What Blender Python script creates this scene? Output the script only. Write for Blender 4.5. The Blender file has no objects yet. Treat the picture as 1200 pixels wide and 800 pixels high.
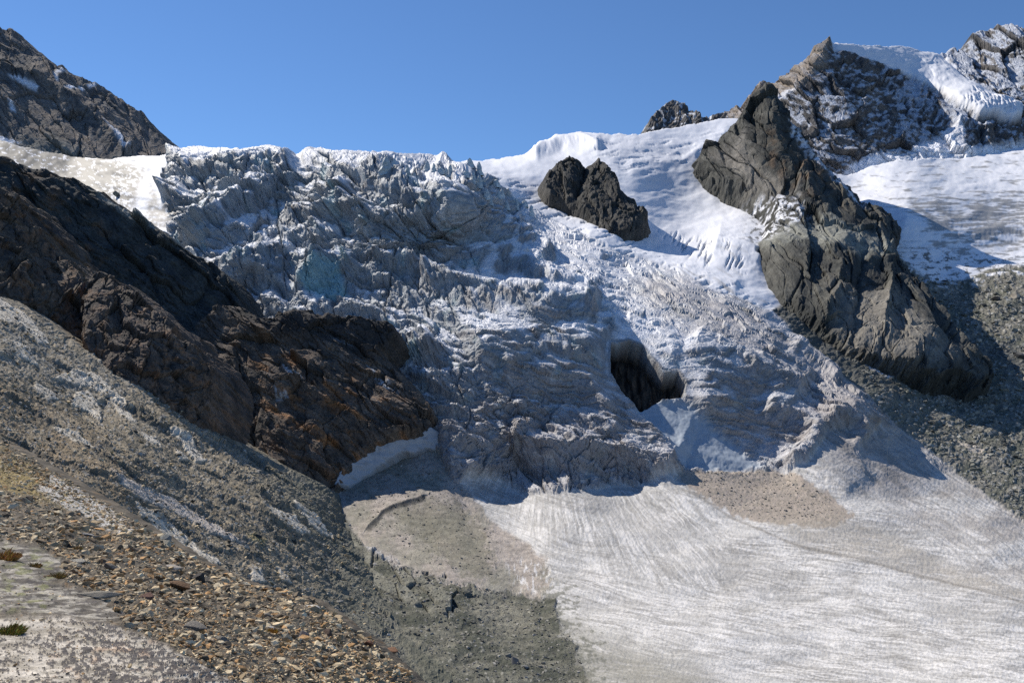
import bpy, math, random, os
import numpy as np
R = math.radians
random.seed(4); RNG = np.random.RandomState(11)
STEP = float(os.environ.get('STEPQ', '0.95'))
F = 1039.0; CX = 600.0; HY = 430.0          # focal length and eye level of the 1200 x 800 view
f32 = np.float32
SUN_AZ, SUN_EL = R(-47), R(42)              # azimuth from straight ahead (negative = left)

scene = bpy.context.scene
for c in list(bpy.data.collections): bpy.data.collections.remove(c)
COL = scene.collection

# ------------------------------------------------------------------ noise
def _h(i, j, seed):
    n = (i.astype(np.int64) * 374761393 + j.astype(np.int64) * 668265263 + seed * 1274126177) & 0x7fffffff
    n = ((n ^ (n >> 13)) * 1274126177) & 0x7fffffff
    return (n ^ (n >> 16)) & 0x7fffffff
_ang = np.linspace(0, 2 * np.pi, 256, endpoint=False)
_GX, _GY = np.cos(_ang).astype(f32), np.sin(_ang).astype(f32)
def pn(x, y, seed=0):
    xi = np.floor(x); yi = np.floor(y); fx = (x - xi).astype(f32); fy = (y - yi).astype(f32)
    xi = xi.astype(np.int64); yi = yi.astype(np.int64)
    sx = fx * fx * fx * (fx * (fx * 6 - 15) + 10); sy = fy * fy * fy * (fy * (fy * 6 - 15) + 10)
    def g(a, b):
        k = _h(xi + a, yi + b, seed) & 255
        return _GX[k] * (fx - a) + _GY[k] * (fy - b)
    n0 = g(0, 0); n0 = n0 + sx * (g(1, 0) - n0)
    n1 = g(0, 1); n1 = n1 + sx * (g(1, 1) - n1)
    return 1.5 * (n0 + sy * (n1 - n0))
def fbm(x, y, o=4, seed=0, gain=.5, ridged=False):
    t = 0; a = 1; s = 0
    for k in range(o):
        n = pn(x, y, seed + 17 * k)
        if ridged: n = 1 - 2.2 * np.abs(n)
        t = t + a * n; s += a; a *= gain
        x, y = 1.62 * x + 1.22 * y + 3.1, -1.22 * x + 1.62 * y + 7.7
    return t / s
def wor(x, y, seed=0, tilt=1.0):
    """cell noise: (f1, f2-f1, cell random, tilted plane of the nearest cell)"""
    xi = np.floor(x).astype(np.int64); yi = np.floor(y).astype(np.int64)
    f1 = np.full(x.shape, 9., f32); f2 = f1.copy(); cr = np.zeros(x.shape, f32); pl = np.zeros(x.shape, f32)
    for a in (-1, 0, 1):
        for b in (-1, 0, 1):
            h = _h(xi + a, yi + b, seed)
            px = (xi + a + (h & 1023) / 1023.0); py = (yi + b + ((h >> 10) & 1023) / 1023.0)
            dx = (x - px).astype(f32); dy = (y - py).astype(f32); d = dx * dx + dy * dy
            r = ((h >> 20) & 1023).astype(f32) / 1023.0
            k = (h >> 5) & 255
            near = d < f1
            f2 = np.where(near, f1, np.minimum(f2, d)); f1 = np.where(near, d, f1)
            cr = np.where(near, r, cr)
            pl = np.where(near, r - .5 + tilt * (_GX[k] * dx + _GY[k] * dy), pl)
    f1 = np.sqrt(f1); f2 = np.sqrt(f2)
    return f1, f2 - f1, cr, pl
def rot(x, y, deg):
    c, s = math.cos(R(deg)), math.sin(R(deg))
    return x * c + y * s, -x * s + y * c
def ss(a, b, x):
    t = np.clip((x - a) / (b - a), 0, 1); return t * t * (3 - 2 * t)
def lerp(a, b, t): return a + (b - a) * t

# ------------------------------------------------------------------ geometry fields
def sdist(U, V, poly):
    """signed distance (positive inside) to a closed polygon"""
    best = np.full(U.shape, 1e12, f32); ins = np.zeros(U.shape, bool)
    n = len(poly)
    for i in range(n):
        x0, y0 = poly[i]; x1, y1 = poly[(i + 1) % n]
        dx, dy = x1 - x0, y1 - y0; L = dx * dx + dy * dy + 1e-9
        t = np.clip(((U - x0) * dx + (V - y0) * dy) / L, 0, 1)
        best = np.minimum(best, (U - x0 - t * dx) ** 2 + (V - y0 - t * dy) ** 2)
        c = ((y0 > V) != (y1 > V))
        if abs(dy) > 1e-9: ins ^= c & (U < x0 + (V - y0) * dx / dy)
    return np.where(ins, 1, -1) * np.sqrt(best)
def ldist(U, V, pts, span=60):
    """distance below (+) / above (-) an open polyline, and a 0..1 fade off its ends"""
    best = np.full(U.shape, 1e12, f32); sg = np.zeros(U.shape, f32); en = np.ones(U.shape, f32)
    n = len(pts) - 1
    for i in range(n):
        x0, y0 = pts[i]; x1, y1 = pts[i + 1]
        dx, dy = x1 - x0, y1 - y0; L = dx * dx + dy * dy
        tr = ((U - x0) * dx + (V - y0) * dy) / L; t = np.clip(tr, 0, 1)
        d = (U - x0 - t * dx) ** 2 + (V - y0 - t * dy) ** 2
        m = d < best
        s = np.sign((V - y0) * dx - (U - x0) * dy)
        e = np.ones(U.shape, f32); l = math.sqrt(L)
        if i == 0: e = np.where(tr < 0, 1 - np.clip(-tr * l / 14, 0, 1), e)
        if i == n - 1: e = np.where(tr > 1, 1 - np.clip((tr - 1) * l / 14, 0, 1), e)
        best = np.where(m, d, best); sg = np.where(m, s, sg); en = np.where(m, e, en)
    return sg * np.sqrt(best), en
def tps(pts, U, V, reg=1e-3):
    """smooth field through (px, py, Y) points, interpolated as 1/Y (flat slopes stay flat)"""
    p = np.array(pts, float); x = p[:, 0] / 600; y = p[:, 1] / 600; w = 1000.0 / p[:, 2]; n = len(p)
    def k(r2): return .5 * r2 * np.log(r2 + 1e-9)
    A = np.zeros((n + 3, n + 3)); A[:n, :n] = k((x[:, None] - x) ** 2 + (y[:, None] - y) ** 2) + reg * np.eye(n)
    A[:n, n] = 1; A[:n, n + 1] = x; A[:n, n + 2] = y; A[n:, :n] = A[:n, n:].T
    c = np.linalg.solve(A, np.concatenate([w, np.zeros(3)]))
    u = U / 600; v = V / 600
    o = c[n] + c[n + 1] * u + c[n + 2] * v
    for i in range(n): o = o + c[i] * k((u - x[i]) ** 2 + (v - y[i]) ** 2)
    return 1000.0 / np.maximum(o, .12)
def unproj(U, V, Y): return np.stack([(U - CX) / F * Y, Y, -(V - HY) / F * Y], -1)
def normals(P):
    du = np.gradient(P, axis=1); dv = np.gradient(P, axis=0)
    n = np.cross(dv, du); n /= np.linalg.norm(n, axis=-1, keepdims=True) + 1e-9
    return n
def blur(a, k):
    for ax in (0, 1):
        for _ in range(2):
            c = np.cumsum(np.concatenate([np.repeat(np.take(a, [0], ax), k + 1, ax), a, np.repeat(np.take(a, [-1], ax), k, ax)], ax), axis=ax)
            n = a.shape[ax]
            a = (np.take(c, range(2 * k + 1, 2 * k + 1 + n), ax) - np.take(c, range(0, n), ax)) / (2 * k + 1)
    return a

# ------------------------------------------------------------------ objects
def tag(o, label=None, cat=None, group=None, kind=None):
    if label: o['label'] = label
    if cat: o['category'] = cat
    if group: o['group'] = group
    if kind: o['kind'] = kind
    return o
def mesh_np(name, verts, faces, mat, cols=None, smooth=False):
    me = bpy.data.meshes.new(name)
    nv, nf, k = len(verts), len(faces), faces.shape[1]
    me.vertices.add(nv); me.vertices.foreach_set('co', np.ascontiguousarray(verts, f32).ravel())
    me.loops.add(nf * k); me.polygons.add(nf)
    me.polygons.foreach_set('loop_start', np.arange(0, nf * k, k, dtype=np.int32))
    me.loops.foreach_set('vertex_index', np.ascontiguousarray(faces, np.int32).ravel())
    if cols is not None:
        a = me.color_attributes.new('Col', 'FLOAT_COLOR', 'POINT')
        c = np.ones((nv, 4), f32); c[:, :3] = np.clip(cols, 0, 1); a.data.foreach_set('color', c.ravel())
    me.materials.append(mat)
    me.update(calc_edges=True)
    me.polygons.foreach_set('use_smooth', np.full(nf, bool(smooth)))
    me.validate()
    return me
def link(name, me, parent=None):
    o = bpy.data.objects.new(name, me); COL.objects.link(o)
    if parent: o.parent = parent
    return o
def grid_obj(name, P, keep, mat, cols, smooth=False, origin=True):
    nv, nu = P.shape[:2]
    idx = np.arange(nv * nu).reshape(nv, nu)
    q = np.stack([idx[:-1, :-1], idx[1:, :-1], idx[1:, 1:], idx[:-1, 1:]], -1)
    k = keep[:-1, :-1] if keep.shape == P.shape[:2] else keep
    q = q[k]
    used = np.zeros(nv * nu, bool); used[q.ravel()] = True
    rm = np.cumsum(used) - 1
    v = P.reshape(-1, 3)[used]; c = cols.reshape(-1, 3)[used]
    ctr = np.array([v[:, 0].mean(), v[:, 1].mean(), v[:, 2].min()]) if origin else np.zeros(3)
    o = link(name, mesh_np(name, v - ctr, rm[q], mat, c, smooth)); o.location = ctr
    return o

# ------------------------------------------------------------------ materials
def ground_mat(name, fine=1.0, bump=.5, rough=.9, spec=.2, var=.25, tint=None, coarse=None):
    """surface colour from the mesh, broken up by procedural grain; `fine` = grain size in metres"""
    m = bpy.data.materials.new(name); m.use_nodes = True; nt = m.node_tree; N, L = nt.nodes, nt.links
    b = N['Principled BSDF']; b.inputs['Roughness'].default_value = rough
    b.inputs['Specular IOR Level'].default_value = spec
    at = N.new('ShaderNodeAttribute'); at.attribute_name = 'Col'
    tc = N.new('ShaderNodeTexCoord')
    n1 = N.new('ShaderNodeTexNoise'); n1.inputs['Scale'].default_value = 1 / fine; n1.inputs['Detail'].default_value = 6; n1.inputs['Roughness'].default_value = .65
    n2 = N.new('ShaderNodeTexNoise'); n2.inputs['Scale'].default_value = .13 / fine; n2.inputs['Detail'].default_value = 5
    L.new(tc.outputs['Object'], n1.inputs['Vector']); L.new(tc.outputs['Object'], n2.inputs['Vector'])
    mr = N.new('ShaderNodeMapRange'); mr.inputs[1].default_value = .3; mr.inputs[2].default_value = .7
    mr.inputs[3].default_value = 1 - var; mr.inputs[4].default_value = 1 + var
    L.new(n1.outputs['Fac'], mr.inputs[0])
    mr2 = N.new('ShaderNodeMapRange'); mr2.inputs[1].default_value = .3; mr2.inputs[2].default_value = .7
    mr2.inputs[3].default_value = 1 - var * .6; mr2.inputs[4].default_value = 1 + var * .6
    L.new(n2.outputs['Fac'], mr2.inputs[0])
    mu = N.new('ShaderNodeMath'); mu.operation = 'MULTIPLY'; L.new(mr.outputs[0], mu.inputs[0]); L.new(mr2.outputs[0], mu.inputs[1])
    vm = N.new('ShaderNodeVectorMath'); vm.operation = 'SCALE'
    L.new(at.outputs['Color'], vm.inputs[0]); L.new(mu.outputs[0], vm.inputs['Scale'])
    L.new(vm.outputs[0], b.inputs['Base Color'])
    bp = N.new('ShaderNodeBump'); bp.inputs['Strength'].default_value = bump; bp.inputs['Distance'].default_value = fine * .6
    L.new(n1.outputs['Fac'], bp.inputs['Height']); L.new(bp.outputs[0], b.inputs['Normal'])
    return m
M = {
 'far_rock': ground_mat('far_rock', 9, 1.0, .95, .1, .4),
 'rock': ground_mat('rock', 2.6, 1.0, .9, .15, .5),
 'ice': ground_mat('ice', 2.4, 1.0, .6, .3, .28),
 'snow': ground_mat('snow', 6, .12, .7, .25, .03),
 'tongue': ground_mat('dirty_ice', 1.0, .5, .8, .2, .14),
 'scree': ground_mat('scree', 1.0, .9, .95, .1, .4),
 'hill': ground_mat('hillside', .7, .9, .95, .1, .35),
 'near': ground_mat('near_rock', .05, .8, .9, .2, .3),
 'stone': ground_mat('stone', .12, .6, .9, .2, .25),
}

# ------------------------------------------------------------------ patch builder
class Patch: pass
def patch(box, ctrl, poly=None, step=None, warp=3.0, wseed=1, skirt=26, back=3.0, down=.5, reg=1e-3, wl=30):
    g = Patch(); s = (step or 1) * STEP
    u = np.arange(box[0], box[2] + s, s); v = np.arange(box[1], box[3] + s, s)
    g.U, g.V = np.meshgrid(u, v); g.U = g.U.astype(f32); g.V = g.V.astype(f32); g.s = s
    g.wu = warp * fbm(g.U / wl, g.V / wl, 5, wseed, .6); g.wv = warp * fbm(g.U / wl, g.V / wl, 5, wseed + 50, .6)
    g.Y = tps(ctrl, g.U, g.V, reg).astype(float)
    g.B = unproj(g.U.astype(float), g.V.astype(float), g.Y)
    g.px = g.Y / F                                    # metres per pixel
    g.n = normals(g.B)
    g.d = np.zeros(g.U.shape)
    g.skirt = skirt; g.back = back; g.down = down
    if poly is not None:
        g.sd = sdist(g.U + g.wu, g.V + g.wv, poly); g.keep = g.sd > -skirt
    else:
        g.sd = np.full(g.U.shape, 999., f32); g.keep = np.ones(g.U.shape, bool)
    return g
def finish(g):
    out = np.maximum(-g.sd, 0)
    fade = np.clip(1 - out / 8, 0, 1)
    P = g.B + g.n * (g.d * g.px * (.35 + .65 * fade))[..., None]
    off = (out * g.px * g.back)
    P[..., 1] += off; P[..., 2] -= off * g.down
    g.P = P; g.N = normals(P); g.nz = g.N[..., 2]
    return g
def mask(g, poly, soft=4, w=1.0):
    return ss(-soft, soft, sdist(g.U + g.wu * w, g.V + g.wv * w, poly))
def col(*c): return np.array(c, f32)
def mixc(C, c, t): return C + (c - C) * t[..., None]
def rockdisp(U, V, L, ang=35, seed=0, an=2.4):
    a, b = rot(U, V, ang)
    a = a + L * .5 * fbm(U / L / 1.5, V / L / 1.5, 3, seed + 3); b = b + L * .4 * fbm(U / L / 1.5, V / L / 1.5, 3, seed + 4)
    q1 = wor(a / (L * an), b / L, seed); q2 = wor(a / (L * an * .4), b / (L * .38), seed + 1)
    d = .34 * L * q1[3] + .14 * L * q2[3] - .13 * L * ss(.07, 0, q1[1]) - .06 * L * ss(.09, 0, q2[1])
    d = d + .045 * L * wor(a / (L * an * .16), b / (L * .16), seed + 2)[3]
    d = d + .30 * L * fbm(U / (L * 1.6), V / (L * 1.6), 5, seed + 5, .5, True) * .5
    d = d + .55 * fbm(a / 22, b / 2.4, 4, seed + 7, .6)
    return d

# ================================================================== FAR MASSIFS
def rock_cols(g, c1, c2, seed, L=14, ang=35):
    a, b = rot(g.U, g.V, ang)
    t = ss(-.5, .5, fbm(a / (L * 3), b / L, 5, seed, .6))
    C = lerp(col(*c1), col(*c2), t[..., None])
    C = C * (1 + .3 * fbm(a / (L * .8), b / (L * .3), 3, seed + 9)[..., None])
    return C * (1 + .45 * fbm(a / 12, b / 1.8, 3, seed + 11, .6)[..., None])

def mountain_left():
    poly = [(-120, -40), (-50, 5), (0, 33), (14, 36), (26, 47), (38, 60), (52, 74), (63, 81), (72, 79), (80, 86), (92, 92), (108, 97), (122, 103), (134, 112), (150, 124),
            (166, 136), (176, 150), (188, 165), (198, 176), (212, 186), (225, 215), (100, 240), (-120, 240)]
    g = patch((-120, -60, 240, 230), [(0, 40, 2900), (-100, 0, 2800), (100, 100, 2900), (200, 178, 2900), (0, 185, 2350), (130, 190, 2450), (210, 200, 2600), (-100, 185, 2250), (50, 140, 2560), (225, 215, 2600)], poly, warp=3, wl=14, wseed=3)
    g.d = rockdisp(g.U, g.V, 26, 48, 10, 3.2) * .6
    for ln, A, wu, wd in [([(0, 80), (40, 95), (75, 120), (110, 150), (145, 183)], 9, 16, 6), ([(60, 84), (64, 100), (95, 112), (125, 150), (160, 175)], -6, 6, 6),
                          ([(62, 82), (70, 105), (120, 140), (150, 180)], 6, 10, 20)]:
        s, e = ldist(g.U + g.wu, g.V + g.wv, ln); g.d += A * e * np.where(s < 0, np.exp(s / wu), np.exp(-s / wd))
    finish(g)
    C = rock_cols(g, (.25, .21, .175), (.135, .13, .125), 60, 16, 48)
    C = mixc(C, col(.21, .22, .20), .8 * mask(g, [(-60, 160), (60, 165), (120, 190), (210, 186), (210, 230), (-60, 230)], 8, 2))
    sn = np.zeros(g.U.shape)
    for p in ([(60, 92), (76, 84), (78, 88), (66, 96), (66, 108), (62, 104)], [(72, 115), (95, 104), (98, 108), (80, 118)], [(100, 102), (110, 97), (112, 101), (103, 106)],
              [(10, 92), (22, 94), (45, 108), (42, 112), (20, 98)], [(10, 120), (15, 122), (18, 133), (12, 132)], [(118, 148), (128, 160), (147, 182), (140, 182), (124, 162)], [(-40, 161), (5, 161), (25, 167), (-10, 172), (-40, 172)]):
        sn = np.maximum(sn, mask(g, p, 2, .6))
    sn *= ss(-.5, .1, fbm(g.U / 5, g.V / 5, 3, 88) + .25)
    C = mixc(C, col(.8, .82, .86), sn)
    return tag(grid_obj('mountain', g.P, g.keep, M['far_rock'], C), 'brown rocky mountain shoulder falling from the top left corner to the glacier rim', 'mountain', kind='structure')
mountain_left()

def peak_small():
    poly = [(745, 175), (756, 155), (762, 143), (770, 132), (779, 124), (788, 118), (797, 121), (806, 124), (815, 131), (824, 136), (840, 133), (860, 134), (890, 175)]
    g = patch((730, 100, 900, 185), [(790, 120, 4700), (750, 170, 4200), (890, 170, 4200), (820, 145, 4450)], poly, warp=2, wl=8, wseed=8, skirt=16)
    g.d = rockdisp(g.U, g.V, 10, 120, 30); finish(g)
    C = rock_cols(g, (.17, .155, .14), (.09, .09, .09), 33, 8, 120)
    C = mixc(C, col(.8, .82, .86), .8 * ss(.15, .35, fbm(g.U / 5, g.V / 5, 4, 7) + .4 * g.nz - .25))
    return tag(grid_obj('mountain', g.P, g.keep, M['far_rock'], C), 'small dark rocky peak standing alone on the skyline above the snowfield', 'mountain', kind='structure')
peak_small()

def mountain_right():
    poly = [(790, 190), (822, 141), (836, 139), (850, 133), (862, 128), (874, 122), (884, 116), (893, 105), (905, 99), (918, 95), (930, 88), (943, 80), (955, 70), (966, 62), (971, 54), (976, 55), (990, 55),
            (1010, 56), (1030, 59), (1052, 58), (1066, 60), (1078, 66), (1098, 68), (1108, 65), (1118, 57), (1128, 58), (1136, 50), (1150, 42), (1163, 37), (1180, 32), (1200, 32), (1250, 22), (1330, 10), (1330, 260), (1000, 260), (880, 220)]
    ctrl = [(822, 145, 4700), (900, 100, 4500), (970, 56, 4350), (1050, 58, 4950), (1100, 68, 5250), (1200, 30, 5200), (1330, 10, 5000), (900, 200, 3700), (1000, 210, 3600), (1100, 200, 3600), (1200, 190, 3800), (1330, 200, 3700), (1000, 130, 3900), (1120, 130, 4150)]
    g = patch((780, -10, 1300, 250), ctrl, poly, warp=3, wl=10, wseed=12)
    g.d = .75 * rockdisp(g.U, g.V, 20, 32, 50, 2.2)
    # ridges
    for ln, A, wu, wd in [([(971, 54), (962, 78), (950, 100), (930, 118), (905, 140)], 12, 14, 30), ([(985, 66), (1030, 90), (1060, 115), (1090, 135), (1118, 150), (1128, 185)], 8, 30, 16),
                          ([(1100, 70), (1130, 95), (1160, 115), (1200, 145)], 10, 10, 20), ([(1120, 152), (1160, 160), (1200, 178)], 9, 14, 8)]:
        s, e = ldist(g.U + g.wu, g.V + g.wv, ln); g.d += A * e * np.where(s < 0, np.exp(s / wu), np.exp(-s / wd))
    cap = [(972, 50), (1000, 50), (1030, 52), (1052, 52), (1070, 56), (1098, 66), (1112, 84), (1128, 100), (1150, 118), (1175, 130), (1191, 141), (1190, 152), (1176, 158), (1160, 152), (1140, 150), (1128, 140), (1118, 132), (1100, 118), (1085, 110), (1062, 98), (1040, 88), (1020, 80), (1000, 70), (985, 66), (975, 64)]
    cm = mask(g, cap, 2.5, .8)
    ds = sdist(g.U, g.V, cap)
    g.d = g.d * (1 - cm * .85) + cm * (2 + .2 * (g.V - 60) + 6 * (1 - np.exp(-np.maximum(ds, 0) / 10)) + 2.5 * fbm(g.U / 30, g.V / 18, 4, 91))
    a, b = rot(g.U, g.V, 75)
    g.d += cm * mask(g, [(1135, 125), (1190, 140), (1190, 158), (1140, 150), (1120, 135)], 5) * 3 * (fbm(a / 12, b / 3, 3, 5, .5, True))
    bs = mask(g, [(1000, 195), (1040, 182), (1080, 180), (1120, 182), (1180, 175), (1330, 170), (1330, 260), (980, 260)], 4, 1)
    finish(g)
    C = rock_cols(g, (.15, .135, .12), (.075, .078, .085), 70, 10, 30)
    wl_ = mask(g, [(822, 141), (971, 50), (968, 85), (945, 108), (905, 125), (850, 150)], 5, 1)   # brown bare ridge at the left
    C = mixc(C, col(.32, .27, .22), .8 * wl_)
    sp = .7 * fbm(g.U / 7, g.V / 4, 5, 77, .65) + .35 * fbm(g.U / 30, g.V / 30, 3, 78) + 1.1 * (blur(g.nz, 1) - .42)
    dust = ss(.12, .38, sp) * (1 - .75 * wl_)
    C = mixc(C, col(.58, .62, .70), .75 * dust)
    C = mixc(C, col(.84, .85, .88), np.maximum(cm, bs * ss(-.3, 0, fbm(g.U / 14, g.V / 6, 4, 79) + .3)))
    for p in ([(905, 130), (930, 110), (938, 112), (915, 128)], [(1060, 180), (1120, 150), (1125, 158), (1125, 185)], [(985, 208), (1000, 190), (1040, 178), (1060, 182), (1030, 192)]):
        C = mixc(C, col(.82, .83, .87), .9 * mask(g, p, 3, 1))
    cf = cm[:-1, :-1] > .5
    k = g.keep[:-1, :-1]
    tag(grid_obj('mountain', g.P, k & ~cf, M['far_rock'], C), 'high snow dusted rocky mountain at the upper right with a broad dark face', 'mountain', kind='structure')
    tag(grid_obj('hanging_glacier', g.P, k & cf, M['snow'], C, True), 'smooth white hanging glacier draped over the summit of the right mountain', 'glacier', kind='structure')
mountain_right()

# ================================================================== MAIN GROUND: icefall, snowfields, moraine, tongue
SKY = [(-120, 168), (0, 166), (60, 180), (120, 186), (170, 182), (203, 181), (212, 176), (226, 174), (238, 175), (255, 177), (270, 181), (284, 183), (296, 181), (305, 178), (318, 175), (330, 179), (340, 184),
       (352, 186), (358, 182), (364, 176), (372, 177), (390, 179), (405, 181), (425, 181), (442, 184), (460, 184), (480, 187), (498, 188), (515, 190), (535, 189), (560, 187), (590, 184), (612, 182),
       (628, 177), (640, 170), (655, 163), (672, 159), (700, 157), (730, 158), (748, 159), (762, 155), (790, 150), (815, 146), (840, 140), (870, 131), (885, 132), (920, 165), (960, 200), (990, 206), (1020, 196), (1050, 188), (1090, 186), (1130, 186), (1160, 180), (1200, 172), (1320, 165), (1320, 1000), (-120, 1000)]
CT = [(520, 800, 425), (800, 800, 425), (1200, 800, 430), (1300, 800, 440), (800, 960, 300), (500, 960, 290), (1200, 960, 300), (700, 700, 575), (950, 700, 590), (1200, 700, 610), (1300, 700, 640), (640, 640, 690), (850, 640, 710), (1100, 640, 740),
      (700, 590, 830), (850, 580, 850), (560, 590, 820), (1000, 560, 900), (1200, 610, 850), (1300, 640, 830),
      (950, 500, 1000), (1000, 480, 1040), (900, 400, 1180), (800, 330, 1420), (700, 290, 1600), (600, 232, 1850), (620, 186, 2700), (540, 190, 2600), (700, 160, 3000), (760, 158, 3100), (870, 135, 3500), (885, 130, 3500), (750, 290, 1800), (650, 240, 2050),
      (850, 250, 2400), (800, 200, 2750), (800, 290, 1950), (900, 330, 1650), (880, 350, 1420),
      (100, 187, 2300), (205, 182, 1900), (285, 184, 1740), (365, 182, 1680), (450, 188, 1610), (540, 205, 1640), (350, 250, 1475), (280, 300, 1350), (300, 370, 1200), (450, 350, 1180), (500, 300, 1270), (550, 400, 1040), (640, 372, 1090), (640, 398, 1075), (640, 435, 1008), (650, 478, 985), (560, 530, 910), (650, 535, 912), (740, 535, 925), (600, 568, 893), (720, 572, 888), (700, 400, 1070), (640, 300, 1460),
      (760, 430, 1035), (540, 540, 880), (500, 480, 950), (800, 500, 960), (900, 545, 935), (150, 230, 1800), (200, 300, 1480), (0, 185, 2200), (-100, 180, 2200), (0, 300, 1700), (0, 450, 1400), (150, 400, 1250), (300, 500, 960), (200, 560, 900),
      (400, 580, 825), (500, 560, 850), (430, 640, 690), (550, 660, 645), (600, 700, 585), (300, 680, 620), (300, 800, 440), (0, 800, 440), (0, 650, 700),
      (1000, 420, 1300), (1100, 460, 1320), (1200, 440, 1450), (1300, 440, 1500), (1200, 560, 1010), (1120, 540, 1030), (1200, 330, 2000), (1300, 330, 2050), (1100, 330, 2030), (1110, 250, 2560), (1060, 300, 2120), (1050, 250, 2420), (1000, 200, 3300), (1100, 190, 3500), (1200, 200, 3350), (1200, 270, 2600), (1300, 200, 3300),
      (940, 280, 2150), (950, 350, 1650), (1080, 170, 3700), (960, 165, 3500)]
g = patch((-110, 140, 1310, 860), CT, SKY, warp=3, wl=16, wseed=21, skirt=14, reg=2e-4)
U, V = g.U, g.V
Uw, Vw = U + g.wu, V + g.wv
SNOWF = [(470, 120), (900, 90), (1000, 150), (935, 270), (912, 290), (885, 300), (905, 320), (925, 350), (905, 364), (872, 352), (835, 340), (800, 322), (760, 308), (720, 296), (680, 275), (640, 254), (600, 230), (575, 214), (548, 203), (520, 193), (470, 188)]
BASIN = [(960, 150), (1320, 120), (1320, 315), (1260, 318), (1200, 312), (1160, 316), (1130, 328), (1100, 332), (1075, 320), (1050, 300), (1030, 285), (980, 230)]
MOR = [(885, 292), (940, 290), (1050, 298), (1075, 320), (1100, 332), (1130, 328), (1160, 316), (1200, 312), (1260, 318), (1320, 315), (1320, 680), (1260, 645), (1210, 618), (1165, 588), (1130, 562), (1095, 535), (1060, 505), (1035, 486), (1005, 455), (960, 420), (930, 392), (905, 364), (925, 350), (900, 320)]
TONG = [(545, 560), (575, 562), (620, 578), (700, 572), (760, 566), (800, 552), (870, 548), (915, 553), (945, 550), (960, 528), (970, 506), (1000, 500), (1010, 520), (1025, 500), (1060, 505), (1095, 535), (1130, 562), (1165, 588), (1210, 618), (1260, 645), (1320, 680), (1320, 1000), (620, 1000), (690, 800), (680, 770), (655, 735), (645, 700), (600, 690), (575, 640), (555, 600), (535, 570)]
CONE = [(390, 590), (410, 560), (450, 535), (480, 515), (515, 530), (530, 565), (548, 575), (575, 610), (640, 650), (648, 695), (620, 700), (600, 700), (560, 690), (520, 680), (480, 668), (450, 650), (425, 640), (400, 615)]
DSC = [(380, 560), (400, 600), (430, 645), (480, 668), (520, 680), (560, 690), (600, 695), (645, 700), (660, 735), (684, 770), (695, 800), (640, 1000), (-120, 1000), (-120, 560)]
LSN = [(-120, 150), (207, 160), (200, 190), (190, 215), (192, 240), (205, 265), (185, 285), (150, 262), (110, 235), (0, 200), (-120, 190)]
WK_ = 1.6 + 4.5 * ss(630, 680, V) * ss(800, 740, U)
mS, mB, mM, mT, mC, mD, mL = [mask(g, p, 3, k) for p, k in ((SNOWF, 1), (BASIN, 1), (MOR, 1), (TONG, WK_), (CONE, WK_), (DSC, WK_), (LSN, 1.6))]
mD = np.minimum(mD, 1 - mT); mC = np.minimum(mC, 1 - mD)
CAVE = [(717, 404), (738, 401), (752, 406), (764, 422), (779, 437), (794, 436), (803, 448), (801, 462), (776, 464), (764, 470), (752, 477), (740, 468), (728, 455), (717, 436)]
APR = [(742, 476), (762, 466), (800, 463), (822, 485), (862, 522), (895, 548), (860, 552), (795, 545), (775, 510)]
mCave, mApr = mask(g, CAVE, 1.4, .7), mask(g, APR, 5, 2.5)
ice = np.clip(1 - mS - mB - mM - mT - mC - mD - mL, 0, 1)
rough = ice * (1 - mCave) * (1 - mApr)
# --- icefall relief: blocky seracs, stretched along the flow on the right, tumbled on the left
right = ss(480, 680, U + .6 * (V - 300)) * ss(560, 470, V - .55 * (U - 700))
a1, b1 = rot(Uw, Vw, 30); a2, b2 = rot(Uw, Vw, -6)
b2 = b2 - .34 * np.maximum(Uw - 470, 0) + .1 * np.maximum(Uw - 800, 0)
def terr(T, per, sh=.76):
    ph = T / per; k = np.floor(ph); f = ph - k
    return np.where(f < sh, ss(0, 1, f / sh) ** .8, 1 - ss(0, 1, (f - sh) / (1 - sh)))
lo = fbm(U / 95, V / 75, 4, 204, .55); me_ = fbm(U / 34, V / 26, 4, 205, .55)
w1 = wor(a2 / 38, b2 / 30, 201, 1.0); w2 = wor(a2 / 15, b2 / 12, 202, 1.0); w3 = wor(a2 / 6, b2 / 5, 203, 1.0)
am = .35 + .9 * ss(-.25, .35, fbm(U / 60, V / 45, 3, 206))
lean = -.42 * np.maximum(Uw - 440, 0) + .10 * np.maximum(Uw - 800, 0)
T1 = Vw + 46 * lo + 14 * me_ - .06 * U + lean
T2 = Vw + 30 * lo + 16 * me_ + 8 * w1[2] + lean
tum = 10 * am * terr(T1, 40) + 2.6 * terr(T2, 15) + lerp(5, 3.2, ss(440, 560, U)) * w1[3] + 1.7 * w2[3] + .55 * w3[3] + 4 * fbm(U / 34, V / 28, 5, 207, .45) - 4.5 * ss(.07, 0, w1[1]) - 2.2 * ss(.10, 0, w2[1]) - 3.2 * ss(.12, .32, fbm(Uw / 60, (Vw + 22 * lo + 6 * me_ + lean) / 4.6, 4, 219, .5))
tum = tum + .9 * fbm(U / 3.2, V / 20, 3, 208)
a3, b3 = rot(Uw, Vw, 14)
b3 = b3 + 14 * lo
x1 = wor(a3 / 46, b3 / 12, 211, .9); x2 = wor(a3 / 15, b3 / 5.5, 212, .9)
cre = fbm(a3 / 30, b3 / 4.2, 4, 215, .5, True)
crl = fbm(a3 / 34 + .6 * lo, b3 / 3.6, 4, 218, .5)
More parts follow.
